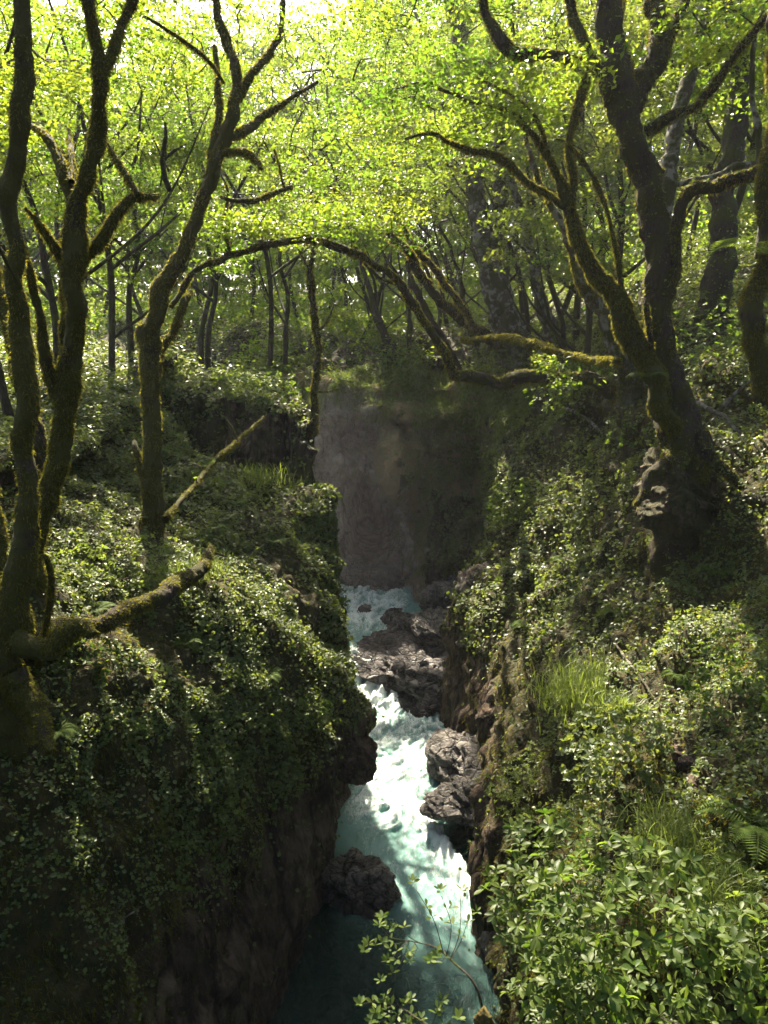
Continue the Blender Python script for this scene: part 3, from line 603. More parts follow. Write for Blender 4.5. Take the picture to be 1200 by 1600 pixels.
tree('pale_tree', 'short pale lichen-spotted trunk behind the leaning moss-covered tree', [
    Lm(18.2, 18, (985, 595, 18), (965, 545, 14), (945, 500, 12), (928, 455, 11), (912, 420, 10), (890, 380, 7), (860, 330, 5), (835, 260, 4), (820, 180, 3)),
    Lm(18.1, 18, (925, 470, 9), (905, 430, 8), (898, 395, 6), (900, 350, 4))],
    [((800, 90, 17.5), (2, 1.8, 1), 12)], 'bark_pale', moss=2, lsize=.085)
tree('twin_tree', 'tall double trunk with pale bark patches at right of centre on the far rim', [
    Lm(30.5, 30, (800, 535, 26), (790, 500, 22), (772, 450, 19), (760, 400, 17), (752, 350, 14), (745, 290, 13), (738, 230, 12), (730, 170, 12), (722, 110, 12), (715, 50, 12), (706, 0, 11), (695, -120, 9)),
    Lm(30.2, 30.5, (800, 520, 14), (788, 460, 14), (778, 400, 14), (776, 340, 12), (782, 290, 11), (780, 230, 9), (782, 180, 8), (798, 110, 5), (800, 20, 4)),
    Lm(30.0, 31, (728, 160, 7), (700, 120, 5), (670, 60, 4), (640, 0, 3)),
    Lm(30.2, 30, (740, 240, 6), (715, 190, 5), (690, 160, 4))],
    [((710, 10, 28), (4.5, 4, 3), 34), ((820, 90, 28), (3.5, 3, 2.5), 20), ((640, 60, 29), (2.6, 2.5, 1.6), 12)], 'bark_pale', lsize=.11, per=120, spray=(.8, 1.3))
tree('slender_tree', 'slender grey trunk standing just right of the double trunk', [
    Lm(28.5, 28, (858, 520, 14), (845, 470, 10), (832, 420, 8), (822, 370, 7), (808, 320, 6), (792, 280, 6), (775, 235, 5), (752, 200, 4), (738, 150, 4), (720, 90, 3)),
    Lm(28.3, 28, (828, 390, 5), (830, 320, 4), (822, 230, 4), (828, 130, 3))],
    [((820, 110, 26), (2.6, 2.4, 1.8), 14), ((740, 110, 26), (2.0, 2, 1.0), 9)], 'bark_pale', lsize=.105, spray=(.7, 1.2))
tree('leaning_tree', 'dark trunk leaning steeply left over the gorge from the foot of the double trunk', [
    Lm(30.5, 23, (790, 548, 9), (750, 522, 9), (715, 490, 8), (690, 472, 7), (662, 440, 7), (640, 402, 7), (612, 370, 6), (585, 345, 6), (558, 322, 6), (532, 308, 5), (508, 318, 5), (478, 318, 3)),
    Lm(29, 25, (742, 515, 5), (715, 470, 5), (688, 428, 5), (655, 395, 4), (630, 360, 3), (610, 310, 2)),
    Lm(25, 24, (600, 358, 3), (590, 320, 2), (600, 280, 2), (590, 230, 1)),
    Lm(24, 23, (545, 315, 3), (500, 275, 2), (470, 230, 1))],
    [((560, 250, 22), (3.4, 2.6, 1.5), 22), ((490, 290, 22), (2.2, 2, .8), 10)], 'bark', moss=1, lsize=.10, spray=(.7, 1.1))
tree('leaning_tree', 'second dark trunk leaning left, rooted on the cliff edge above the gorge bend', [
    Lm(32, 30, (720, 596, 8), (705, 560, 7), (690, 530, 6), (668, 490, 5), (655, 465, 5), (640, 430, 4), (635, 380, 3), (628, 330, 2)),
    Lm(31.5, 30, (745, 540, 5), (730, 500, 5), (722, 460, 4), (715, 420, 3), (700, 380, 2)),
    ], [((640, 300, 24), (2.2, 2, 1.6), 12)], 'bark', lsize=.10)
tree('leaning_tree', 'slim dark tree leaning left from the middle of the far cliff top', [
    Lm(35, 34, (648, 590, 11), (625, 570, 8), (608, 535, 7), (592, 500, 6), (580, 470, 5), (572, 430, 4), (560, 390, 3)),
    Lm(34.8, 34, (645, 585, 5), (640, 540, 4), (638, 480, 4), (640, 420, 3)),
    Lm(34.8, 35, (640, 600, 5), (655, 620, 4), (675, 625, 4), (720, 620, 5)),
    ], [((560, 340, 36), (3.2, 3, 2.4), 16)], 'bark_plain', lsize=.13, spray=(.8, 1.3))
tree('slender_tree', 'straight thin dark tree standing on the very tip of the left cliff', [
    Lm(24.0, 24.3, (482, 690, 9), (492, 640, 6), (496, 600, 5), (496, 550, 5), (492, 500, 5), (488, 450, 5), (486, 415, 4), (492, 370, 3), (488, 300, 2)),
    Lm(24.2, 24.5, (494, 520, 2), (510, 505, 2), (520, 480, 1)), Lm(24.2, 24.4, (487, 430, 2), (472, 400, 2), (460, 380, 1)),
    Lm(24.1, 24, (494, 612, 2), (514, 612, 1), (530, 608, 1))],
    [((480, 330, 25), (1.9, 1.8, 1.2), 9)], 'bark', moss=1.2, lsize=.10)
tree('mossy_branch', 'horizontal moss-topped branch lying above the right cliff edge', [
    Lm(20, 14.5, (722, 532, 5), (760, 530, 6), (800, 528, 6), (840, 538, 6), (880, 552, 6), (930, 560, 6), (960, 566, 6))],
    [((880, 580, 16), (1.0, .6, .25), 5)], 'bark_moss', moss=4, cat='branch', per=60, spray=(.3, .5), root=False)
tree('mossy_tree', 'crooked mossy trunk cut by the right edge of the photo', [
    Lm(10, 10.3, (1225, 640, 18), (1200, 600, 17), (1178, 560, 17), (1168, 510, 19), (1172, 470, 18), (1190, 430, 16), (1200, 380, 15), (1195, 300, 13), (1205, 200, 12), (1215, 60, 11), (1230, -200, 9))],
    [((1260, -260, 12), (2.4, 2.4, 1.4), 16)], 'bark_moss', moss=4, lsize=.075)
tree('vine_covered_tree', 'tall dark vine-covered trunk on the upper right hillside', [
    Lm(19.5, 20, (1120, 440, 22), (1125, 380, 20), (1130, 310, 18), (1142, 240, 17), (1152, 160, 16), (1152, 80, 15), (1150, 0, 14), (1155, -200, 10))],
    [((1140, -120, 21), (3.6, 3, 2.6), 26), ((1110, 120, 20.5), (1.6, 1.2, 1.4), 10)], 'bark_plain', lsize=.10, leaf='leaf', vine=4)
tree('pale_tree', 'pale sunlit curved trunk behind the right limb of the largest tree', [
    Lm(17.5, 18.5, (1028, 420, 18), (1036, 340, 16), (1044, 260, 13), (1056, 200, 11), (1074, 140, 11), (1086, 80, 10), (1094, 20, 9), (1100, -120, 8))],
    [((1100, -200, 20), (3, 3, 2), 20)], 'bark_pale', lsize=.095, vine=.6)
tree('pale_tree', 'thin pale trunk near the right edge above the hillside', [
    Lm(14, 14.2, (1190, 330, 8), (1185, 250, 6), (1180, 190, 5), (1176, 120, 4), (1178, 40, 3)),
    Lm(14, 13.5, (1185, 255, 5), (1150, 262, 6), (1120, 275, 6), (1060, 288, 4))], [((1170, 20, 15), (1.5, 1.5, 1), 9)], 'bark_pale', lsize=.085)
tree('slender_tree', 'leaning dark stem at left edge crossing behind the first two mossy trees', [
    Lm(12, 13, (40, 640, 14), (30, 560, 12), (12, 480, 12), (-10, 420, 11), (-60, 300, 9))], [((-60, 150, 14), (2.5, 2.2, 2.4), 18)], 'bark', moss=1.5, lsize=.085)
tree('dead_branch', 'bare pale fallen branch on the ivy right of the largest tree foot', [
    Lm(12, 11, (1090, 628, 3), (1110, 642, 4), (1135, 655, 4), (1160, 680, 2)), Lm(11.8, 11.5, (1122, 645, 3), (1150, 615, 3), (1172, 598, 1)),
    Lm(11.5, 11.3, (1122, 648, 2), (1108, 660, 1))], (), 'bark_pale', cat='branch', root=False)

# --- mid and far trees: grown, placed on the two plateaus and the hillside
def wild_tree(name, x, y, h, lean, seed, crown_r, nsp, lsize, mtr, leaf, group, label, thick=.09, per=110, cut=True, low=.25, spray=(.8, 1.4)):
    z = ground(x, y); st = np.random.default_rng(seed)
    t = thing(name, label, 'tree', (x, y, z), group)
    n = 7; tt = np.linspace(0, 1, n); bend = st.normal(size=2) * .10
    pts = np.stack([x + lean[0] * h * tt ** 1.5 + bend[0] * h * np.sin(tt * 3.5) * .5, y + lean[1] * h * tt ** 1.5 + bend[1] * h * np.sin(tt * 3) * .5, z - .2 + h * .85 * tt], 1)
    pts += st.normal(size=pts.shape) * .03 * h * tt[:, None] * (1 - tt[:, None]) * 2
    V, Q, tp, _ = tube(pts, thick * (1 - .8 * tt) + .01, 7, .15, seed, .35)
    link('trunk', mesh('trunk', V, Q, M[mtr], None, True), t)
    nodes = [tp[len(tp) // 4:]]
    for k in range(int(st.integers(2, 5))):
        i = int(len(tp) * st.uniform(.12, .6)); a = tp[i]; ang = st.uniform(0, 6.28); L = h * st.uniform(.3, .55)
        d = np.array([math.cos(ang) * .7, math.sin(ang) * .5, .8]); b = a + d * L
        m = (a + b) / 2 + np.array([d[0], d[1], -.5]) * L * .12
        V, Q, bp_, _ = tube([a, m, b], np.array([.55, .38, .12]) * thick, 6, .1, seed + k, .35)
        link('branch', mesh('branch', V, Q, M[mtr], None, True), t); nodes.append(bp_[len(bp_) // 4:])
    c = [(np.array([x + lean[0] * h * .6, y + lean[1] * h * .6, z + h * (low + 1) * .5]), (crown_r, crown_r, h * (1 - low) * .5), nsp)]
    A = grow_crown(np.concatenate(nodes), c, lsize, seed, per, cut, spray=spray)
    link('crown', A.build('crown', [M[leaf], M['bark_plain']]), t); return t
ORD = ['first', 'second', 'third', 'fourth', 'fifth', 'sixth', 'seventh', 'eighth', 'ninth', 'tenth', 'eleventh', 'twelfth', 'thirteenth', 'fourteenth', 'fifteenth', 'sixteenth', 'seventeenth', 'eighteenth', 'nineteenth', 'twentieth']
def row(spots, what, group, mul=(1, 1), **kw):
    sx = [proj(np.array([[x, y, 12]]))[0][0] for x, y, *_ in spots]; order = np.argsort(sx)
    for rank, i in enumerate(order):
        x, y, h, ln, cr_r, nsp = spots[i]; h *= mul[1]; nsp = int(nsp * mul[0])
        wild_tree('woodland_tree', x, y, h, ln, 100 + int(x * 7 + y * 13) % 9999, cr_r, nsp, label='%s from the left of the %s' % (ORD[rank], what), group=group, **kw)
def at(px, Y): return P(px, 520, Y)[0]
row([(at(312, 27), 27, 9, (0, 0), 2.2, 18), (at(322, 26), 26, 8, (.25, 0), 2.2, 14), (at(420, 29), 29, 9, (-.25, 0), 2.4, 18), (at(445, 30), 30, 7.5, (.02, 0), 2.0, 14),
     (at(165, 22), 22, 10, (-.05, 0), 2.4, 20), (at(205, 24), 24, 8, (.08, 0), 2.2, 16), (at(120, 26), 26, 10, (.1, 0), 2.6, 18), (at(60, 19), 19, 9, (-.1, 0), 2.4, 16), (at(0, 17), 17, 9, (-.1, 0), 2.4, 16), (at(250, 32), 32, 11, (.05, 0), 3.0, 20)],
    'thin dark trees along the left bank', 'thin trees on the left bank', lsize=.105, mtr='bark_plain', leaf='leaf', thick=.10, low=.30, mul=(1.5, 1.25))
row([(at(540, 42), 42, 12, (-.1, 0), 3.4, 24), (at(470, 44), 44, 13, (.05, 0), 3.6, 24), (at(600, 41), 41, 12, (-.2, 0), 3.4, 24), (at(390, 46), 46, 14, (0, 0), 4, 26), (at(660, 44), 44, 15, (-.05, 0), 4, 28),
     (at(320, 43), 43, 12, (.1, 0), 3.6, 22), (at(240, 47), 47, 15, (0, 0), 4.2, 26), (at(720, 42), 42, 14, (-.15, 0), 4, 26), (at(510, 52), 52, 17, (0, 0), 5, 30), (at(150, 45), 45, 15, (0, 0), 4.4, 26), (at(60, 42), 42, 15, (0, 0), 4.4, 24), (at(430, 56), 56, 18, (0, 0), 5, 30)],
    'trees standing beyond the far cliff top', 'trees beyond the far cliff', lsize=.15, mtr='bark_plain', leaf='leaf_far', thick=.11, low=-.05, spray=(1.0, 1.7), mul=(1.7, 1.32))
row([(at(900, 27), 27, 9, (-.1, 0), 2.8, 20), (at(870, 31), 31, 12, (-.1, 0), 3.4, 24), (at(950, 24), 24, 9, (-.1, 0), 2.8, 20), (at(1000, 28), 28, 12, (0, 0), 3.4, 26), (at(1090, 25), 25, 11, (0, 0), 3.2, 24),
     (at(1180, 24), 24, 11, (0, 0), 3.2, 24), (at(820, 36), 36, 15, (0, 0), 4, 28), (at(930, 38), 38, 16, (0, 0), 4.4, 30), (at(1060, 36), 36, 15, (0, 0), 4.4, 30), (at(1180, 34), 34, 14, (0, 0), 4.4, 30), (at(760, 33), 33, 11, (-.1, 0), 3, 20)],
    'trees crowding the right hillside', 'trees on the right hillside', lsize=.12, mtr='bark', leaf='leaf_dark', thick=.12, low=.05, spray=(.9, 1.5), mul=(1.7, 1.3))
row([(at(640, 36), 36, 9, (-.45, -.1), 1.8, 7), (at(680, 35.5), 35.5, 9, (-.4, 0), 1.8, 7), (at(700, 37), 37, 10, (-.5, -.1), 1.8, 7), (at(730, 35), 35, 9, (-.5, 0), 1.8, 7), (at(770, 34), 34, 10, (-.35, 0), 1.8, 8),
     (at(800, 34.5), 34.5, 10, (-.3, 0), 2, 8), (at(830, 31), 31, 9, (-.4, -.1), 1.8, 7), (at(890, 25), 25, 8, (-.2, 0), 1.8, 7), (at(600, 37), 37, 8, (-.3, 0), 1.8, 7), (at(560, 37.5), 37.5, 9, (.25, 0), 2, 7), (at(925, 22), 22, 7.5, (-.15, 0), 1.6, 6)],
    'thin trees leaning left along the right rim', 'thin leaning trees on the right rim', lsize=.11, mtr='bark', leaf='leaf', thick=.10, low=.45)
# unseen trees added behind and beside the viewpoint to shade the near banks
for i, (x, y, h, cr_r) in enumerate([(-8, -3, 13, 4.5), (-9, -11, 15, 5), (-14, 3, 14, 5), (8.5, -4, 13, 4.5), (9.5, -12, 15, 5), (12, 3, 13, 4.5), (-16, -6, 16, 6), (16, -5, 16, 6), (-3, -19, 18, 6), (5, -20, 17, 6), (-13, 11, 13, 4.2), (13.5, 10, 13, 4.2)]):
    side = 'left' if x < 0 else 'right'
    wild_tree('woodland_tree', x, y, h, (0, 0), 500 + i, cr_r, 75, .2, 'bark', 'leaf', 'added shade trees around the viewpoint', '%s unseen leafy tree added for shade on the %s bank %s the viewpoint' % (ORD[i], side, 'behind' if y < 0 else 'beside'), .15, 100, True, .35, (1.0, 1.7))
# far wood: four grown models, copied
protos = []
far_spots = []
rs = np.random.default_rng(5)
for i in range(64):
    a = -.62 + 1.24 * (i + .5) / 64; d = rs.uniform(64, 98); far_spots.append((math.sin(a) * d, math.cos(a) * d))
far_spots.sort(key=lambda s: s[0] / s[1])
WOOD = 'trees of the bright wood far behind the gorge'
for k in range(4):
    protos.append(wild_tree('woodland_tree', *far_spots[k * 11], 23 + k * 2, (0, 0), 900 + k, 5.4, 84, .27, 'bark_plain', 'leaf_far', WOOD, 'bright leafy tree in the far wood behind the gorge', .16, 95, False, -.05, (1.5, 2.4)))
for i, (x, y) in enumerate(far_spots):
    if i % 11 == 0 and i // 11 < 4: continue
    src = protos[i % 4]; t = src.copy(); C.objects.link(t); t.location = (x, y, max(ground(x, y), 9)); t.rotation_euler = (0, 0, rs.uniform(0, 6.28))
    sc_ = rs.uniform(.85, 1.35); t.scale = (sc_, sc_, sc_)
    for ch in src.children:
        c = ch.copy(); C.objects.link(c); c.parent = t
# ------------------------------------------------------------------ ground cover
def scatter_grid(G, Nn, n, fn):
    a, b = G.shape[:2]; i0 = G[:-1, :-1]; e1 = G[1:, :-1] - i0; e2 = G[:-1, 1:] - i0
    cen = i0 + .5 * e1 + .5 * e2; ar = np.linalg.norm(np.cross(e1, e2), axis=2)
    c = cen.reshape(-1, 3); px, py, dep = proj(c); nn = Nn[:-1, :-1].reshape(-1, 3)
    vis = (px > -260) & (px < 1460) & (py > -100) & (py < 1900) & (c[:, 1] > 1.5)
    wgt = ar.ravel() * vis * fn(c, nn, px, py, dep); k = R.choice(len(c), n, p=wgt / wgt.sum())
    u = R.random((n, 1)); v = R.random((n, 1))
    return c[k] + (u - .5) * e1.reshape(-1, 3)[k] + (v - .5) * e2.reshape(-1, 3)[k], nn[k], dep[k]
def box(px, py, x0, x1, y0, y1, s=25): return ss(x0 - s, x0 + s, px) * (1 - ss(x1 - s, x1 + s, px)) * ss(y0 - s, y0 + s, py) * (1 - ss(y1 - s, y1 + s, py))
def dens_left(c, n, px, py, dep):
    d = 1.0 / np.maximum(dep, 4) ** 1.35
    clump = np.clip(.7 + 1.0 * fbm(c * 1.1, 3, 40), .12, 2) * (1 - .7 * ss(1330, 1480, py))
    low = 1 - ss(3.3, 4.6, c[:, 2])
    bare = box(px, py, 330, 500, 640, 760)
    return d * clump * (1 - .97 * low) * (1 - .93 * bare) * (1 - .55 * box(px, py, -200, 120, 1050, 1700)) * ss(-.25, .25, n[:, 2]) + 1e-9
def dens_right(c, n, px, py, dep):
    d = 1.0 / np.maximum(dep, 4) ** 1.35
    clump = np.clip(.65 + 1.0 * fbm(c * .9, 3, 50), .12, 2)
    far = ss(28.5, 31, c[:, 1]) * (1 - ss(9.4, 9.9, c[:, 2]))
    bare = box(px, py, 700, 860, 1020, 1210); brow = box(px, py, 1020, 1120, 690, 830, 20)
    low = (1 - ss(2.6, 3.6, c[:, 2]))
    return d * clump * (1 - .97 * far) * (1 - .9 * bare) * (1 - .85 * brow) * (1 - .97 * low) * (1 - .6 * box(px, py, 900, 1120, 600, 680)) * ss(-.5, .1, n[:, 2]) + 1e-9
def cover(name, label, G, Nn, n, fn, size, m, h, cat, updir=.6, shape=1, asp=.8, jit=.5):
    p, nn, dep = scatter_grid(G, Nn, n, fn)
    lift = (np.clip(.5 + .9 * fbm(p * 2.3, 3, 60), 0, 1.6) * h * R.random(len(p)) ** .7)[:, None]
    p = p + nn * lift + np.array([0, 0, .02])
    kp = prune(p, 1.5); p, nn, dep = p[kp], nn[kp], dep[kp]
    sz = size * np.clip(dep / 11, .8, 2.3) * R.uniform(.6, 1.3, len(p))
    V, Q, r = leaves(p, .55 * nn + np.array([0, 0, updir]) + jit * R.normal(size=(len(p), 3)), sz, asp, shape)
    link(name, mesh(name, V, Q, M[m], {'r': r}), kind='stuff', label=label, category=cat)
cover('ivy', 'small glossy ivy leaves blanketing the left bank', LG, LN, 150000, dens_left, .06, 'ivy', .22, 'ivy', shape=2)
cover('ivy', 'glossy ivy leaves hanging over the right wall and slope', RG, RN, 190000, dens_right, .06, 'ivy', .24, 'ivy', shape=2, updir=.5)
cover('undergrowth', 'fresh green herbs mixed among the ivy of the left bank', LG, LN, 45000, dens_left, .06, 'grass', .3, 'undergrowth', .8, 1, .45)
cover('undergrowth', 'fresh green herbs mixed among the ivy of the right slope', RG, RN, 60000, dens_right, .06, 'grass', .34, 'undergrowth', .8, 1, .45)
cover('undergrowth', 'tall bright undergrowth at the foot of the far wood', RG, RN, 70000, lambda c, n, px, py, dep: (c[:, 1] > 42) * (c[:, 2] > 9.8) * np.clip(.5 + fbm(c * .3, 3, 73), .05, 2) * (1 + 0 * px) / np.maximum(dep, 30), .13, 'leaf_far', 4.5, 'undergrowth', .4, 1, .6, .9)
cover('undergrowth', 'leafy undergrowth of the wood floor beyond the far cliff', RG, RN, 60000, lambda c, n, px, py, dep: (c[:, 1] > 33) * (c[:, 1] < 60) * (c[:, 2] > 9.8) * np.clip(.5 + fbm(c * .5, 3, 70), .1, 2) * (1 - .7 * ss(650, 800, px)), .09, 'leaf', 1.6, 'undergrowth', .8, 1, .6)
cover('undergrowth', 'leafy undergrowth on the flat ground of the left bank', LG, LN, 34000, lambda c, n, px, py, dep: (c[:, 1] > 17) * (c[:, 2] > 8.6) * (1 - .8 * box(px, py, 250, 480, 560, 780)) * (n[:, 2] > .6) * np.clip(.3 + fbm(c * .6, 3, 71), .02, 2) * (1 + 0 * px), .075, 'leaf_dark', .8, 'undergrowth', .8, 1, .6)
cover('undergrowth', 'leafy undergrowth climbing the right hillside', RG, RN, 60000, lambda c, n, px, py, dep: (c[:, 1] > 15) * (c[:, 0] > 6) * (c[:, 2] > 10.2) * np.clip(.4 + fbm(c * .6, 3, 72), .02, 2) * (1 + 0 * px), .08, 'leaf_dark', 1.2, 'undergrowth', .8, 1, .6)
cover('fallen_leaves', 'brown withered leaves scattered over both banks', LG, LN, 3500, dens_left, .05, 'dry', .1, 'fallen leaves', .8, 1, .6)
def mosscover(name, label, G, Nn, n, fn, length, width, m='mossblade', sag=.7):
    p, nn, dep = scatter_grid(G, Nn, n, fn)
    V, Q, r = blades(p, nn, length, width, sag)
    link(name, mesh(name, V, Q, M[m], {'r': r}), kind='stuff', label=label, category='moss')
mosscover('hanging_moss', 'moss and dry stalks hanging over the far cliff face', RG, RN, 26000,
          lambda c, n, px, py, dep: (c[:, 1] > 28) * (1 - ss(10.2, 10.6, c[:, 2])) * ss(4.6, 5.6, c[:, 2] + .8 * ss(0, 1.5, c[:, 0]) * 3) * np.clip(2.2 * fbm(c * np.array([1.3, 1.3, .5]), 3, 8), 0, 1) * (c[:, 0] > -6) * (.35 + .65 * ss(-.8, .6, c[:, 0])) + 1e-12, .16, .008, 'straw')
mosscover('rim_grass', 'dry grass and roots drooping over the rim of the far cliff', RG, RN, 16000,
          lambda c, n, px, py, dep: (c[:, 1] > 27) * ss(8.2, 9.2, c[:, 2]) * (1 - ss(10.3, 10.7, c[:, 2])) * (c[:, 0] > -6) * (c[:, 0] < 8) * np.clip(.2 + fbm(c * 1.3, 3, 18), 0, 1) + 1e-12, .45, .012, 'grass')
cover('creepers', 'green creepers matting the mossy buttress at the bend of the gorge', RG, RN, 16000, lambda c, n, px, py, dep: (c[:, 1] > 26) * (c[:, 1] < 35) * ss(.3, 1.2, c[:, 0]) * ss(1.5, 3.0, c[:, 2]) * (c[:, 2] < 10.4) * (c[:, 0] < 7) * np.clip(.15 + 1.3 * fbm(c * np.array([1.1, 1.1, .6]), 3, 29), 0, 1) + 1e-12, .045, 'grass', .3, 'creeper', .4, 1, .6)
cover('rim_leaves', 'leafy creepers hanging over the rim of the far cliff', RG, RN, 9000, lambda c, n, px, py, dep: (c[:, 1] > 27) * ss(7.6, 9.6, c[:, 2]) * (1 - ss(10.6, 11, c[:, 2])) * (c[:, 0] > -6) * (c[:, 0] < 9) * np.clip(fbm(c * .9, 3, 19) + .1, 0, 1) + 1e-12, .06, 'leaf_dark', .5, 'creeper', .5, 1, .6)
mosscover('moss', 'short mosses on the near left cliff', LG, LN, 70000,
          lambda c, n, px, py, dep: (1 / np.maximum(dep, 4) ** 2) * ss(2.5, 4.2, c[:, 2]) * np.clip(.3 + fbm(c * 1.3, 3, 8), 0, 1) + 1e-12, .05, .004)
mosscover('moss', 'mosses and rootlets on the right rock walls', RG, RN, 60000,
          lambda c, n, px, py, dep: (1 / np.maximum(dep, 4) ** 2) * (c[:, 1] < 29) * ss(.8, 2.2, c[:, 2]) * np.clip(.3 + fbm(c * 1.3, 3, 8), 0, 1) + 1e-12, .09, .005)

# ------------------------------------------------------------------ shrubs, grass tufts and ferns
def shrub(name, label, cat, center, rad, n, lsize, m='laurel', stems=7, asp=.45, whorl=6, base=None, seed=0, group=None, upb=.6, shape=2):
    """stems that fork to leaf whorls; leaves radiate from each twig end"""
    center = np.asarray(center, float); rad = np.asarray(rad, float)
    base = center - np.array([0, 0, rad[2]]) if base is None else np.asarray(base, float)
    t = thing(name, label, cat, base, group)
    st = Acc(); nodes = [base]
    tips = nrm(R.normal(size=(n, 3))) * (R.random((n, 1)) ** .33) * rad + center
    nodes = np.array([base + (center - base) * f + R.normal(size=3) * .03 * rad[0] for f in np.linspace(0, 1, 6)])
    for i in range(len(nodes) - 1):
        V, Q, _, _ = tube([nodes[i], (nodes[i] + nodes[i + 1]) / 2, nodes[i + 1]], [.014, .013, .012], 5); st.add(V, Q)
    order = np.argsort(np.linalg.norm(tips - base, axis=1)); tips = tips[order]
    LP = []; LNn = []; LD = []
    for k, c in enumerate(tips):
        j = np.argmin(np.linalg.norm(nodes - c, axis=1) + .15 * R.random()); a = nodes[j]; L = np.linalg.norm(c - a)
        mpt = (a + c) / 2 + R.normal(size=3) * L * .1
        if k % 2 == 0 or L > .3: V, Q, pts, _ = tube([a, mpt, c], [.005, .004, .002], 3); st.add(V, Q); nodes = np.concatenate([nodes, [mpt, c]])
        ax = nrm(nrm(c - a) * .6 + np.array([0, 0, upb]) + .3 * R.normal(size=3))
        u = nrm(np.cross(ax, [.31, .7, .2])); v = np.cross(ax, u); ph = R.random() * 6.28
        for q in range(whorl):
            an = ph + q * 2.4; dr = nrm(u * math.cos(an) + v * math.sin(an) + ax * R.uniform(.1, .7))
            LP.append(c + dr * lsize * .55 - ax * lsize * .12 * (q // 3)); LD.append(dr); LNn.append(nrm(ax - dr * (ax @ dr) + .25 * R.normal(size=3)))
    LP = np.array(LP); LD = nrm(np.array(LD)); NN = np.array(LNn); kp = prune(LP, 1.8); LP, LD, NN = LP[kp], LD[kp], NN[kp]; NN = nrm(NN - LD * (NN * LD).sum(1, keepdims=True))
    s = np.cross(NN, LD); sz = (lsize * R.uniform(.6, 1.15, len(LP)))[:, None]; wd = sz * asp * .5
    rows = []
    for f, wf in ((-.5, .04), (-.22, .72), (.08, 1.0), (.34, .72), (.5, .03)):
        cpt = LP + LD * sz * f - NN * sz * .22 * (f + .5) ** 2
        rows += [cpt - s * wd * wf + NN * wd * wf * .28, cpt, cpt + s * wd * wf + NN * wd * wf * .28]
    V = np.stack(rows, 1).reshape(-1, 3); K = np.arange(len(LP))[:, None] * 15; fq = []
    for r_ in range(4):
        for c_ in range(2): fq.append([r_ * 3 + c_, r_ * 3 + c_ + 1, r_ * 3 + c_ + 4, r_ * 3 + c_ + 3])
    if shape == 2:
        Q = np.concatenate([K + np.array([f]) for f in fq], 1).reshape(-1, 4); r = np.repeat(R.random(len(LP)), 15)
        link('foliage', mesh('foliage', V, Q, M[m], {'r': r}, True), t)
    else:
        V, Q, r = leaves(LP, NN, sz[:, 0], asp, 2); link('foliage', mesh('foliage', V, Q, M[m], {'r': r}), t)
    link('stems', st.build('stems', [M['bark_plain']]), t)
    return t
def onhit(px, py, dz=0.0, default=6):
    h = hit(px, py); h = P(px, py, default) if h is None else h
    return h + np.array([0, 0, dz])
SH = []
shrub('laurel_shrub', 'broad oval-leaved shrub filling the lower right corner', 'shrub', P(1010, 1480, 4.6), (1.0, .8, .75), 330, .095, base=P(1060, 1750, 4.7))
shrub('laurel_shrub', 'oval-leaved shrub with shiny sunlit tips left of the corner shrub', 'shrub', P(880, 1400, 5.6), (.75, .7, .75), 230, .09, base=P(930, 1650, 5.4))
shrub('laurel_shrub', 'small oval-leaved shrub at the bottom edge beside the yellow moss tuft', 'shrub', P(880, 1580, 4.4), (.5, .4, .4), 100, .085, base=P(900, 1760, 4.5))
shrub('ivy_bush', 'round ivy bush with a bright top hanging from the right slope', 'bush', onhit(985, 1215, .2), (.85, .8, .85), 520, .07, m='ivy', asp=.8, whorl=5, shape=1)
shrub('leafy_bush', 'sunlit leafy bush clinging to the cliff above the gorge bend', 'bush', onhit(745, 710, .2), (1.3, 1.1, 1.5), 420, .12, m='laurel', asp=.7, whorl=5, shape=1)
shrub('leafy_bush', 'lower leafy bush spilling down the cliff below the sunlit one', 'bush', onhit(815, 800, .1), (1.2, 1.0, 1.1), 330, .11, m='laurel', asp=.7, whorl=5, shape=1)
shrub('leafy_bush', 'dark leafy bush in the middle of the right wall', 'bush', onhit(930, 800, .2), (1.5, 1.0, .9), 380, .10, m='ivy', asp=.75, whorl=5, shape=1)
shrub('leafy_bush', 'feathery dark green bush overhanging the cave by the river', 'bush', onhit(830, 1240, .1), (.8, .8, .8), 420, .06, m='grass', asp=.4, whorl=6, shape=1)
shrub('leafy_bush', 'low herb bush under the leaning mossy tree on the left bank', 'bush', onhit(180, 900, .2), (1.2, 1.0, .5), 260, .09, m='grass', asp=.5, whorl=5, shape=1)
shrub('leafy_bush', 'leafy seedlings beside the fallen mossy branch', 'bush', onhit(120, 1050, .1), (.5, .5, .35), 90, .085, m='laurel', asp=.5, whorl=5, shape=1)
shrub('leafy_bush', 'bright young plant on the lip of the left mound', 'bush', onhit(352, 1275, .1), (.32, .3, .28), 90, .055, m='grass', asp=.8, whorl=5, shape=1)
shrub('leafy_bush', 'small green plant at the right edge of the left mound', 'bush', onhit(480, 1120, .1), (.5, .5, .35), 140, .06, m='laurel', asp=.8, whorl=5, shape=1)
shrub('leafy_bush', 'leafy twigs sprouting beside the largest tree foot', 'bush', onhit(1000, 700, .4), (1.0, .7, .5), 130, .08, m='laurel', asp=.55, whorl=5, shape=1)
shrub('leafy_bush', 'bright leaf sprays on the slope right of the largest tree', 'bush', onhit(1130, 560, .3), (1.6, 1.2, 1.0), 300, .09, m='laurel', asp=.6, whorl=5, shape=1)
shrub('leafy_bush', 'bright leafy cover at the right edge of the slope', 'bush', onhit(1160, 1090, .2), (.7, .6, .6), 300, .055, m='laurel', asp=.8, whorl=5, shape=1)
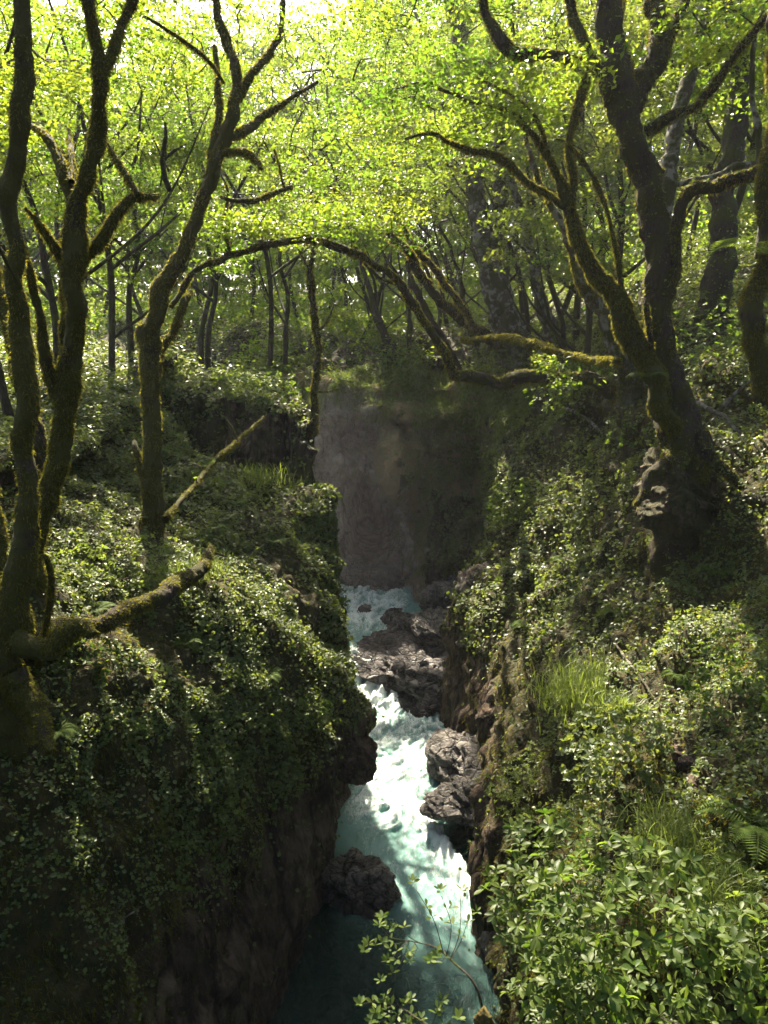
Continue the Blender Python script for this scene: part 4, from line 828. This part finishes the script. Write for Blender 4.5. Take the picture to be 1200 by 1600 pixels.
shrub('leafy_bush', 'yellow green leaf sprays on the left rim behind the leaning pole', 'bush', onhit(400, 620, .3), (1.8, 1.4, .5), 240, .12, m='laurel', asp=.6, whorl=5, shape=1)
shrub('leafy_bush', 'bright leafy bush on the far cliff top left of the thin straight tree', 'bush', onhit(440, 575, .6), (2.0, 1.2, 1.0), 260, .16, m='leaf', asp=.6, whorl=5, shape=1)
shrub('leafy_bush', 'tall leafy bush on the far cliff top right of the thin straight tree', 'bush', onhit(540, 560, 1.0), (2.0, 1.2, 1.5), 300, .16, m='leaf', asp=.6, whorl=5, shape=1)
shrub('leafy_bush', 'leafy bush on the cliff rim under the leaning trunks', 'bush', onhit(660, 560, .8), (1.8, 1.2, 1.2), 280, .14, m='leaf_dark', asp=.6, whorl=5, shape=1)
shrub('leafy_bush', 'leafy bush below the foot of the double trunk', 'bush', onhit(790, 590, .3), (2.0, 1.2, .9), 300, .12, m='leaf_dark', asp=.6, whorl=5, shape=1)
shrub('leafy_bush', 'leaf sprays hanging under the horizontal mossy branch', 'bush', onhit(900, 620, .3), (1.5, 1.0, .9), 260, .10, m='laurel', asp=.6, whorl=5, shape=1)
shrub('leafy_bush', 'shaded fern-like leaves crowning the far cliff', 'bush', onhit(570, 580, .2), (3.0, 1.2, .5), 260, .15, m='laurel', asp=.6, whorl=5, shape=1)

def sprig(label, pts, Y, ends):
    t = thing('leafy_sprig', label, 'branch', P(pts[0][0], pts[0][1], Y))
    main = np.array([P(x, y, Y + .15 * i) for i, (x, y) in enumerate(pts)]); V, Q, mp, _ = tube(main, np.linspace(.012, .004, len(main)), 6, .1, 3, .05)
    link('stem', mesh('stem', V, Q, M['bark_plain'], None, True), t); LP = []; LD = []; LNn = []; st = Acc()
    for (x, y) in ends:
        c = P(x, y, Y + R.uniform(.1, .6)); a = mp[np.argmin(np.linalg.norm(mp - c, axis=1) + .25 * (mp[:, 2] > c[2]))]
        V, Q, _, _ = tube([a, (a + c) / 2 + R.normal(size=3) * .03, c], [.004, .003, .002], 4, 0, 0, .06); st.add(V, Q)
        for cl in range(3):
            cc = a * (.24 * cl) + c * (1 - .24 * cl) + R.normal(size=3) * .025; ax = nrm(nrm(c - a) * .5 + np.array([0, 0, .8])); ph = R.random() * 6
            for q in range(6 if cl == 0 else 3):
                an = ph + q * 2.4; dr = nrm(np.array([math.cos(an), math.sin(an), R.uniform(-.1, .5)]) + .3 * ax)
                LP.append(cc + dr * .035); LD.append(dr); LNn.append(nrm(np.array([0, 0, 1.0]) + .3 * R.normal(size=3)))
    LP = np.array(LP); LD = np.array(LD); NN = np.array(LNn); NN = nrm(NN - LD * (NN * LD).sum(1, keepdims=True)); s = np.cross(NN, LD)
    sz = (.06 * R.uniform(.7, 1.2, len(LP)))[:, None]; wd = sz * .23; rows = []
    for f, wf in ((-.5, .05), (-.15, .9), (.2, .95), (.5, .03)):
        cpt = LP + LD * sz * f; rows += [cpt - s * wd * wf + NN * wd * wf * .25, cpt, cpt + s * wd * wf + NN * wd * wf * .25]
    V = np.stack(rows, 1).reshape(-1, 3); K = np.arange(len(LP))[:, None] * 12; fq = [[r_ * 3 + c_, r_ * 3 + c_ + 1, r_ * 3 + c_ + 4, r_ * 3 + c_ + 3] for r_ in range(3) for c_ in range(2)]
    Q = np.concatenate([K + np.array([f]) for f in fq], 1).reshape(-1, 4)
    link('foliage', mesh('foliage', V, Q, M['laurel'], {'r': np.repeat(R.random(len(LP)), 12)}, True), t); link('twigs', st.build('twigs', [M['bark_plain']]), t)
sprig('leafy sprig reaching left over the water from the bottom edge', [(765, 1640), (745, 1545), (710, 1505), (680, 1480), (640, 1470)], 4.6,
      [(650, 1390), (690, 1400), (720, 1385), (600, 1435), (590, 1440), (640, 1500), (580, 1475), (610, 1505), (595, 1530), (565, 1480), (668, 1512), (735, 1425), (685, 1490)])
sprig('lower leafy sprig at the bottom edge over the dark pool', [(720, 1680), (690, 1620), (650, 1590), (620, 1570)], 4.4,
      [(590, 1585), (640, 1560), (600, 1560), (660, 1600), (620, 1600), (575, 1600), (690, 1560), (710, 1590), (560, 1570), (640, 1610)])

def tuft(name, label, cat, p, n, length, width, spread, m='grass', yellow=False):
    t0 = np.asarray(p, float); A = Acc()
    b = t0 + R.normal(size=(n, 3)) * spread * [1, 1, .25]; az = R.random(n) * 6.28; L = length * R.uniform(.5, 1.15, n); ln = R.uniform(.25, .9, n)
    d = np.stack([np.cos(az), np.sin(az), 0 * az], 1); s = np.stack([-np.sin(az), np.cos(az), 0 * az], 1) * width; rows = []
    for f, wf in ((0, 1), (.35, 1), (.7, .75), (1.0, .08)):
        c = b + d * (L * ln * f ** 1.4)[:, None] + np.array([0, 0, 1.0]) * (L * (f - .55 * ln * f ** 2.4))[:, None]; rows += [c - s * wf, c + s * wf]
    V = np.stack(rows, 1).reshape(-1, 3); K = np.arange(n)[:, None] * 8
    Q = np.concatenate([K + np.array([[0, 1, 3, 2]]), K + np.array([[2, 3, 5, 4]]), K + np.array([[4, 5, 7, 6]])], 1).reshape(-1, 4)
    o = link(name, mesh(name, V, Q, M[m], {'r': np.repeat(R.random(n), 8)}, True), None, label=label, category=cat); return o
tuft('grass_tuft', 'large drooping grass tuft in the middle of the right slope', 'grass tuft', onhit(930, 1090), 2600, .5, .006, .42)
tuft('grass_tuft', 'small bright grass tuft right above the round ivy bush', 'grass tuft', onhit(975, 1125, .1), 260, .4, .006, .12)
tuft('grass_tuft', 'dark grass tuft between the fern and the lower right shrub', 'grass tuft', onhit(1080, 1330), 900, .35, .005, .25)
tuft('grass_tuft', 'long shaded grass at the bottom right edge', 'grass tuft', onhit(1150, 1450), 900, .35, .005, .25)
tuft('grass_tuft', 'fine grass patch behind the raised end of the fallen branch', 'grass tuft', onhit(290, 895), 900, .28, .006, .3)
tuft('grass_tuft', 'grass growing on the dark ledge of the left cliff', 'grass tuft', onhit(395, 750), 700, .35, .01, .5)
def fern(label, p, n, length, az0=0, arc=6.28):
    t0 = np.asarray(p, float); A = Acc(); 
    for k in range(n):
        az = az0 + arc * (k + R.uniform(-.3, .3)) / n; L = length * R.uniform(.7, 1.1); d = np.array([math.cos(az), math.sin(az), 0]); s = np.array([-d[1], d[0], 0])
        f = np.linspace(.08, 1, 22); c = t0 + d * (L * .85 * f)[:, None] + np.array([0, 0, 1.0]) * (L * (.75 * f - .75 * f ** 2.2))[:, None]
        V, Q, _, _ = tube(c[::3], np.full(len(c[::3]), .003), 3); A.add(V, Q, None)
        ll = L * .26 * np.sin(np.clip(f * 2.6 + .35, 0, 3.1)) + .01
        for g in (1, -1):
            ti = c + (g * s * ll[:, None]) + d * (ll * .35)[:, None] - np.array([0, 0, .12]) * ll[:, None]; wv = d * (L * .017)
            mid = (c * .5 + ti * .5); V = np.stack([c, mid - wv, ti, mid + wv], 1).reshape(-1, 3); A.add(V, np.arange(len(V)).reshape(-1, 4), np.repeat(R.random(22), 4))
    o = link('fern', A.build('fern', [M['fern']]), None, label=label, category='fern'); return o
fern('fern at the right edge above the crooked mossy trunk', P(1195, 400, 9.8), 9, .9)
fern('fern growing at the right edge of the lower slope', onhit(1180, 1300, .05), 9, .55)
fern('second fern just below the one at the right edge', onhit(1185, 1370, .05), 8, .5)
fern('small fern on the mossy trunk foot of the largest tree', P(1010, 590, 12.7), 7, .45)
fern('small fern on the cliff under the sunlit bush', onhit(805, 745, .05), 7, .55)
fern('small bright fern hanging on the lip of the left mound', onhit(268, 1320, .05), 6, .22)
fern('pale broad fern on the left mound beside the round leaves', onhit(355, 1195, .08), 6, .3)

fs = []
for px, py in [(370, 790), (430, 850), (330, 830), (480, 880), (150, 960), (290, 1010), (420, 1060), (200, 1150), (880, 880), (960, 960), (820, 980), (1060, 1060), (900, 700), (1120, 900), (170, 760), (90, 1150)]:
    h = hit(px, py)
    if h is not None: fs.append(h)
fs.sort(key=lambda h: proj(h)[0][0])
for i, h in enumerate(fs):
    o = fern('%s from the left of the small ferns growing on the gorge sides' % ORD[i], h + np.array([0, 0, .05]), 8, .20 + .014 * dep_of(h)); o['group'] = 'small ferns on the gorge sides'
for i, (a_, b_, r_, lab) in enumerate([((60, 1115), (125, 1195), 3, 'dead stick slanting down the dark bank near the left edge'), ((205, 1310), (150, 1390), 2, 'thin dead twig below the mossy rock on the left bank'), ((120, 1520), (230, 1420), 2.5, 'pale twig across the bare rock at lower left'),
        ((960, 1010), (1040, 1120), 2, 'thin dead vine stem on the right slope beside the big grass tuft'), ((880, 640), (960, 700), 2.5, 'bare twig hanging off the right cliff below the mossy branch'), ((1075, 760), (1150, 880), 3, 'bare stem running down beside the brown rock brow'),
        ((1040, 1135), (1110, 1235), 3, 'dead branch lying on the dry leaf patch of the right slope'), ((1000, 620), (1090, 760), 2, 'slack vine dangling beside the foot of the largest tree'), ((300, 860), (420, 900), 2.5, 'fallen twig behind the raised end of the mossy branch')]):
    h0, h1 = hit(*a_), hit(*b_)
    if h0 is None or h1 is None: continue
    t = thing('dead_branch', lab, 'branch', h0); m_ = (h0 + h1) / 2 + np.array([0, -.05, .16]) + R.normal(size=3) * .05; rr = r_ * dep_of(h0) / F
    V, Q, pts, _ = tube([h0 + [0, 0, .07], m_, h1 + np.array([0, 0, .07])], [rr, rr * .8, rr * .4], 6, .25, 60 + i, .06, .03)
    link('stem', mesh('stem', V, Q, M['bark_pale'], None, True), t)
    e = pts[len(pts) // 2]; V, Q, _, _ = tube([e, e + R.normal(size=3) * .12, e + R.normal(size=3) * .25 + [0, 0, .12]], [rr * .5, rr * .4, rr * .2], 5, .2, 80 + i, .05)
    link('twig', mesh('twig', V, Q, M['bark_pale'], None, True), t)
# ------------------------------------------------------------------ rocks
def boulder(name, label, p, rad, m='boulder', seed=0, moss=0.0, rot=0.0, cuts=14, sub=6, kind=None):
    import bmesh
    bm = bmesh.new(); bmesh.ops.create_icosphere(bm, subdivisions=sub, radius=1.0)
    V = np.array([v.co[:] for v in bm.verts]); st = np.random.default_rng(seed)
    for k in range(cuts):
        n = nrm(st.normal(size=3)); h = st.uniform(.42, .8); ex = V @ n - h; V = V - np.where(ex > 0, ex, 0)[:, None] * n * .93
    V = V * np.asarray(rad) * 1.22; c, s = math.cos(rot), math.sin(rot); V = V @ np.array([[c, s, 0], [-s, c, 0], [0, 0, 1]])
    sz = float(np.mean(rad)); W_ = V + seed * 3.1; n = nrm(V)
    V = V + n * (sz * (.07 * fbm(W_ / sz * 1.3, 3, seed) + .15 * ridged((W_ @ np.array([[1, 0, .45], [0, 1, .2], [-.45, -.2, 1]])) / sz * np.array([1.3, 1.3, 4.5]), 4, seed) + .02 * fbm(W_ / sz * 12, 3, seed)))[:, None]
    for v, co in zip(bm.verts, V + np.asarray(p)): v.co = co
    me = bpy.data.meshes.new(name); bm.to_mesh(me); bm.free(); me.materials.append(M[m])
    at_ = me.attributes.new('moss', 'FLOAT', 'POINT'); at_.data.foreach_set('value', np.full(len(V), moss, np.float32))
    me.polygons.foreach_set('use_smooth', np.ones(len(me.polygons), bool))
    o = bpy.data.objects.new(name, me); C.objects.link(o); o['label'] = label; o['category'] = 'rock'; return o
boulder('rock_shelf', 'wide layered wet rock shelf across the river below the upper pool', (1.0, 23.9, .32), (3.1, 1.9, 1.05), 'shelf', 4, .05, -.05, 7)
boulder('rock_shelf', 'layered rock step behind the wide shelf on its right side', (2.3, 26.3, .6), (1.6, 1.2, .8), 'shelf', 9, .1, .2, 7)
boulder('boulder', 'slanted grey boulder right of the upper rapids', Wp(640, 975, 1.25), (.7, .6, .5), 'boulder', 13, .1, .5, 9, 5)
boulder('boulder', 'dark wet boulder at the right end of the upper rapids', Wp(615, 962, 1.15), (.42, .4, .3), 'boulder', 15, .0, .9, 9, 5)
boulder('boulder', 'largest grey boulder between the upper pool and the right cliff', Wp(690, 985, 1.45), (1.0, .8, .6), 'boulder', 14, .1, .1, 9, 5)
boulder('boulder', 'boulder against the green buttress foot', Wp(705, 940, 1.65), (.9, .8, .8), 'boulder', 25, .35, .1, 9, 5)
boulder('boulder', 'small wet rock breaking the surface of the upper rapids', Wp(568, 955, 0.85), (.32, .3, .28), 'boulder', 16, 0, .2, 9, 4)
boulder('boulder', 'wet rounded rock at the back of the upper rapids', Wp(560, 905, 0.95), (1.2, .9, .75), 'boulder', 17, 0, 0, 9, 5)
boulder('boulder', 'rough wet rock at the foot of the cave wall', Wp(605, 912, 0.95), (1.1, .9, .8), 'boulder', 18, 0, .1, 9, 5)
boulder('boulder', 'low brown rock at the left end of the upper rapids', Wp(515, 928, 0.85), (.35, .5, .4), 'boulder', 19, .1, .1, 9, 4)
boulder('boulder', 'pale mossy rock nose jutting from the right cliff over the river', P(752, 930, 22.0), (.75, .8, .85), 'palerock', 20, .12, .2, 10, 5)
boulder('boulder', 'yellow mossed ledge just under the pale rock nose', P(752, 985, 21.4), (.75, .8, .65), 'palerock', 21, .42, .3, 10, 5)
boulder('boulder', 'wet boulder at the river edge below the right cliff', P(722, 1195, 18.2), (.65, 1.1, .55), 'boulder', 22, .0, .4, 9, 5)
boulder('boulder', 'glossy rock ledge forming the roof of the river cave', P(745, 1250, 16.4), (1.15, .9, .5), 'boulder', 23, .0, .5, 10, 6)
boulder('boulder', 'rock behind the cave ledge under the right cliff', P(785, 1200, 17.2), (.9, 1.3, .9), 'boulder', 24, .1, .2, 10, 5)
boulder('boulder', 'sunlit white rock at the right bank beneath the shrubs', P(812, 1420, 13.0), (.6, .9, 1.2), 'palerock', 26, .0, .1, 10, 5)
boulder('boulder', 'grey creased rock where the right bank meets the lower pool', P(830, 1510, 11.6), (.75, .9, .8), 'palerock', 27, .1, .4, 10, 5)
boulder('boulder', 'dark pitted boulder jutting from the left bank into the river', Wp(548, 1380, .1), (.85, .68, .62), 'boulder', 28, .12, -.5, 9, 6)
boulder('boulder', 'pale rounded boulder lying underwater in the lower pool', Wp(572, 1480, -.8), (.8, .9, .75), 'palerock', 29, .0, .3, 6, 5)
boulder('boulder', 'brown rounded rock knob on the edge of the left cliff over the rapids', P(556, 1180, 14.3), (.38, .5, .42), 'cliff', 30, .1, 0, 5, 5)
boulder('rock_brow', 'brown earthy rock brow sagging under the foot of the largest tree', P(1062, 775, 13.3), (.8, .7, .75), 'cliff', 33, .62, .3, 9, 6)
boulder('boulder', 'small moss cushion stone glowing yellow at the bottom edge', P(755, 1590, 4.6), (.06, .06, .10), 'palerock', 31, .9, 0, 4, 4)
for i, (px, py, r, lab) in enumerate([(1085, 1200, .16, 'brown stone in the dry leaves right of the round ivy bush'), (1060, 1175, .13, 'smaller brown stone above the leaf litter'), (1095, 1225, .12, 'reddish stone at the right of the leaf litter')]):
    boulder('stone', lab, onhit(px, py), (r * 1.0, r * .8, r * .5), 'cliff', 40 + i, .1, i, 8, 4)

# ------------------------------------------------------------------ the river
def water():
    xs = np.arange(-5.2, 5.3, .045); ys = np.concatenate([np.arange(-6, 8, .2), np.arange(8, 30, .05), np.arange(30, 34.4, .08)])
    X, Yv = np.meshgrid(xs, ys, indexing='ij'); x = X.ravel(); y = Yv.ravel(); wx = x.copy()
    X2 = x - 6.0 * ss(33, 42, y) * 0
    base = .8 * ss(21.6, 24.6, y) + .25 * ss(29, 34, y)
    # flow-aligned coordinates
    flow = np.stack([x * 1.6 + .5 * np.sin(y * .5), y * .55, 0 * x], 1)
    wq = fbm(np.stack([x, y, 0 * x], 1) * .9, 3, 91); f2 = flow + np.stack([wq * .9, .5 * wq, 0 * x], 1)
    px, py, _ = proj(np.stack([x, y, base], 1))
    main = .74 * box(px, py, 540, 760, 1070, 1290, 30) + .34 * box(px, py, 545, 790, 1270, 1480, 45) + .38 * box(px, py, 640, 790, 1310, 1460, 35) * ss(640, 760, px + (1400 - py) * .45)
    pocket = box(px, py, 700, 900, 1290 , 1400, 12) * ss(0, 20, px - (655 + (py - 1270) * .72))
    pool = np.maximum(box(px, py, -600, 545, 1350, 2500, 35), .85 * box(px, py, -600, 640, 1425, 2500, 40)); milk = np.clip(1 - pool - pocket, 0, 1) * (1 - .8 * ss(1400, 1580, py))
    up = .95 * box(px, py, 490, 640, 885, 985, 22) + .25 * box(px, py, 500, 700, 975, 1030, 20)
    spill = ss(21.6, 22.6, y) * (1 - ss(24.6, 25.6, y)) * (1 - ss(.3, 1.2, x))
    edge = np.exp(-((px - (660 + (py - 1280) * .74)) / 14.0) ** 2) * box(px, py, 600, 800, 1290, 1480, 15)
    turb = np.clip(main + up + spill + edge * .8, 0, 1.2) * (1 - .9 * pocket) * (1 - .9 * pool)
    rg = ridged(f2 * 2.3, 4, 93); rg2 = ridged(f2 * 6.5, 3, 95)
    h = turb * (.09 * rg + .06 * rg2) + .015 * fbm(flow * 3, 3, 97) + edge * .12
    foam = np.clip(turb * (.42 + .33 * rg + .22 * rg2) + edge * .5, 0, 1)
    p = np.stack([x, y, base + h], 1)
    me = mesh('river', p, grid_quads(len(xs), len(ys)), M['water'], {'foam': foam, 'milk': milk, 'pool': np.clip(pool * .8 + .35 * (1 - ss(1400, 1550, 2950 - py)) * 0, 0, 1)}, True)
    return link('river', me, kind='structure')
m, t = mat('water'); v, g = pos(t, (2.2, .8, 1)); v2, _ = pos(t)
fo = attr(t, 'foam'); ml = attr(t, 'milk'); po = attr(t, 'pool')
n1 = noise(t, 6, 6, .7, v, 1.5); n2 = noise(t, 26, 4, .7, v, .8)
mk = ramp(t, math_(t, 'ADD', fo, math_(t, 'ADD', math_(t, 'MULTIPLY', math_(t, 'SUBTRACT', n1, .5), 1.7), math_(t, 'MULTIPLY', math_(t, 'SUBTRACT', n2, .5), 1.1))), [(.34, (0, 0, 0)), (.95, (1, 1, 1))])
col = mixc(t, ml, (.012, .055, .045), (.17, .33, .30)); col = mixc(t, mk, col, (.78, .84, .82))
nb = bump(t, math_(t, 'ADD', n1, math_(t, 'MULTIPLY', n2, .5)), .55, .06)
p = princ(t, col, math_(t, 'ADD', .09, math_(t, 'MULTIPLY', mk, .3)), nb, .5)
tr = t.nodes.new('ShaderNodeBsdfTransparent'); tr.inputs[0].default_value = (.35, .62, .52, 1)
mx = t.nodes.new('ShaderNodeMixShader'); t.links.new(math_(t, 'MULTIPLY', math_(t, 'SUBTRACT', 1.0, mk), math_(t, 'MULTIPLY', math_(t, 'SUBTRACT', 1.0, ml), .6), None, True), mx.inputs[0])
t.links.new(p.outputs[0], mx.inputs[1]); t.links.new(tr.outputs[0], mx.inputs[2]); finish(t, mx.outputs[0]); M['water'] = m
water()

# ------------------------------------------------------------------ the air of the gorge
hm, t = mat('haze'); pv = t.nodes.new('ShaderNodeVolumePrincipled'); pv.inputs['Color'].default_value = (.93, .95, 1, 1); pv.inputs['Density'].default_value = .0003; pv.inputs['Anisotropy'].default_value = .35
o = t.nodes.new('ShaderNodeOutputMaterial'); t.links.new(pv.outputs[0], o.inputs['Volume'])
x0, x1, y0, y1, z0, z1 = -430, 430, -40, 940, -6, 58
hv = np.array([[x, y, z] for x in (x0, x1) for y in (y0, y1) for z in (z0, z1)], float)
link('haze', mesh('haze', hv, np.array([[0, 1, 3, 2], [4, 6, 7, 5], [0, 4, 5, 1], [2, 3, 7, 6], [0, 2, 6, 4], [1, 5, 7, 3]]), hm), kind='stuff', label='thin pale mist filling the gorge and the wood', category='haze')

mm, t = mat('mist'); pv = t.nodes.new('ShaderNodeVolumePrincipled'); pv.inputs['Color'].default_value = (.95, .93, 1, 1); pv.inputs['Density'].default_value = .0045; pv.inputs['Anisotropy'].default_value = .45
o = t.nodes.new('ShaderNodeOutputMaterial'); t.links.new(pv.outputs[0], o.inputs['Volume'])
import bmesh
bm = bmesh.new(); bmesh.ops.create_icosphere(bm, subdivisions=4, radius=1.0)
for v in bm.verts: v.co = (v.co.x * 6 - .8, v.co.y * 8 + 30, v.co.z * 7 + 3.0)
me = bpy.data.meshes.new('mist'); bm.to_mesh(me); bm.free(); me.materials.append(mm)
link('mist', me, kind='stuff', label='spray drifting up from the rapids under the far cliff', category='mist')
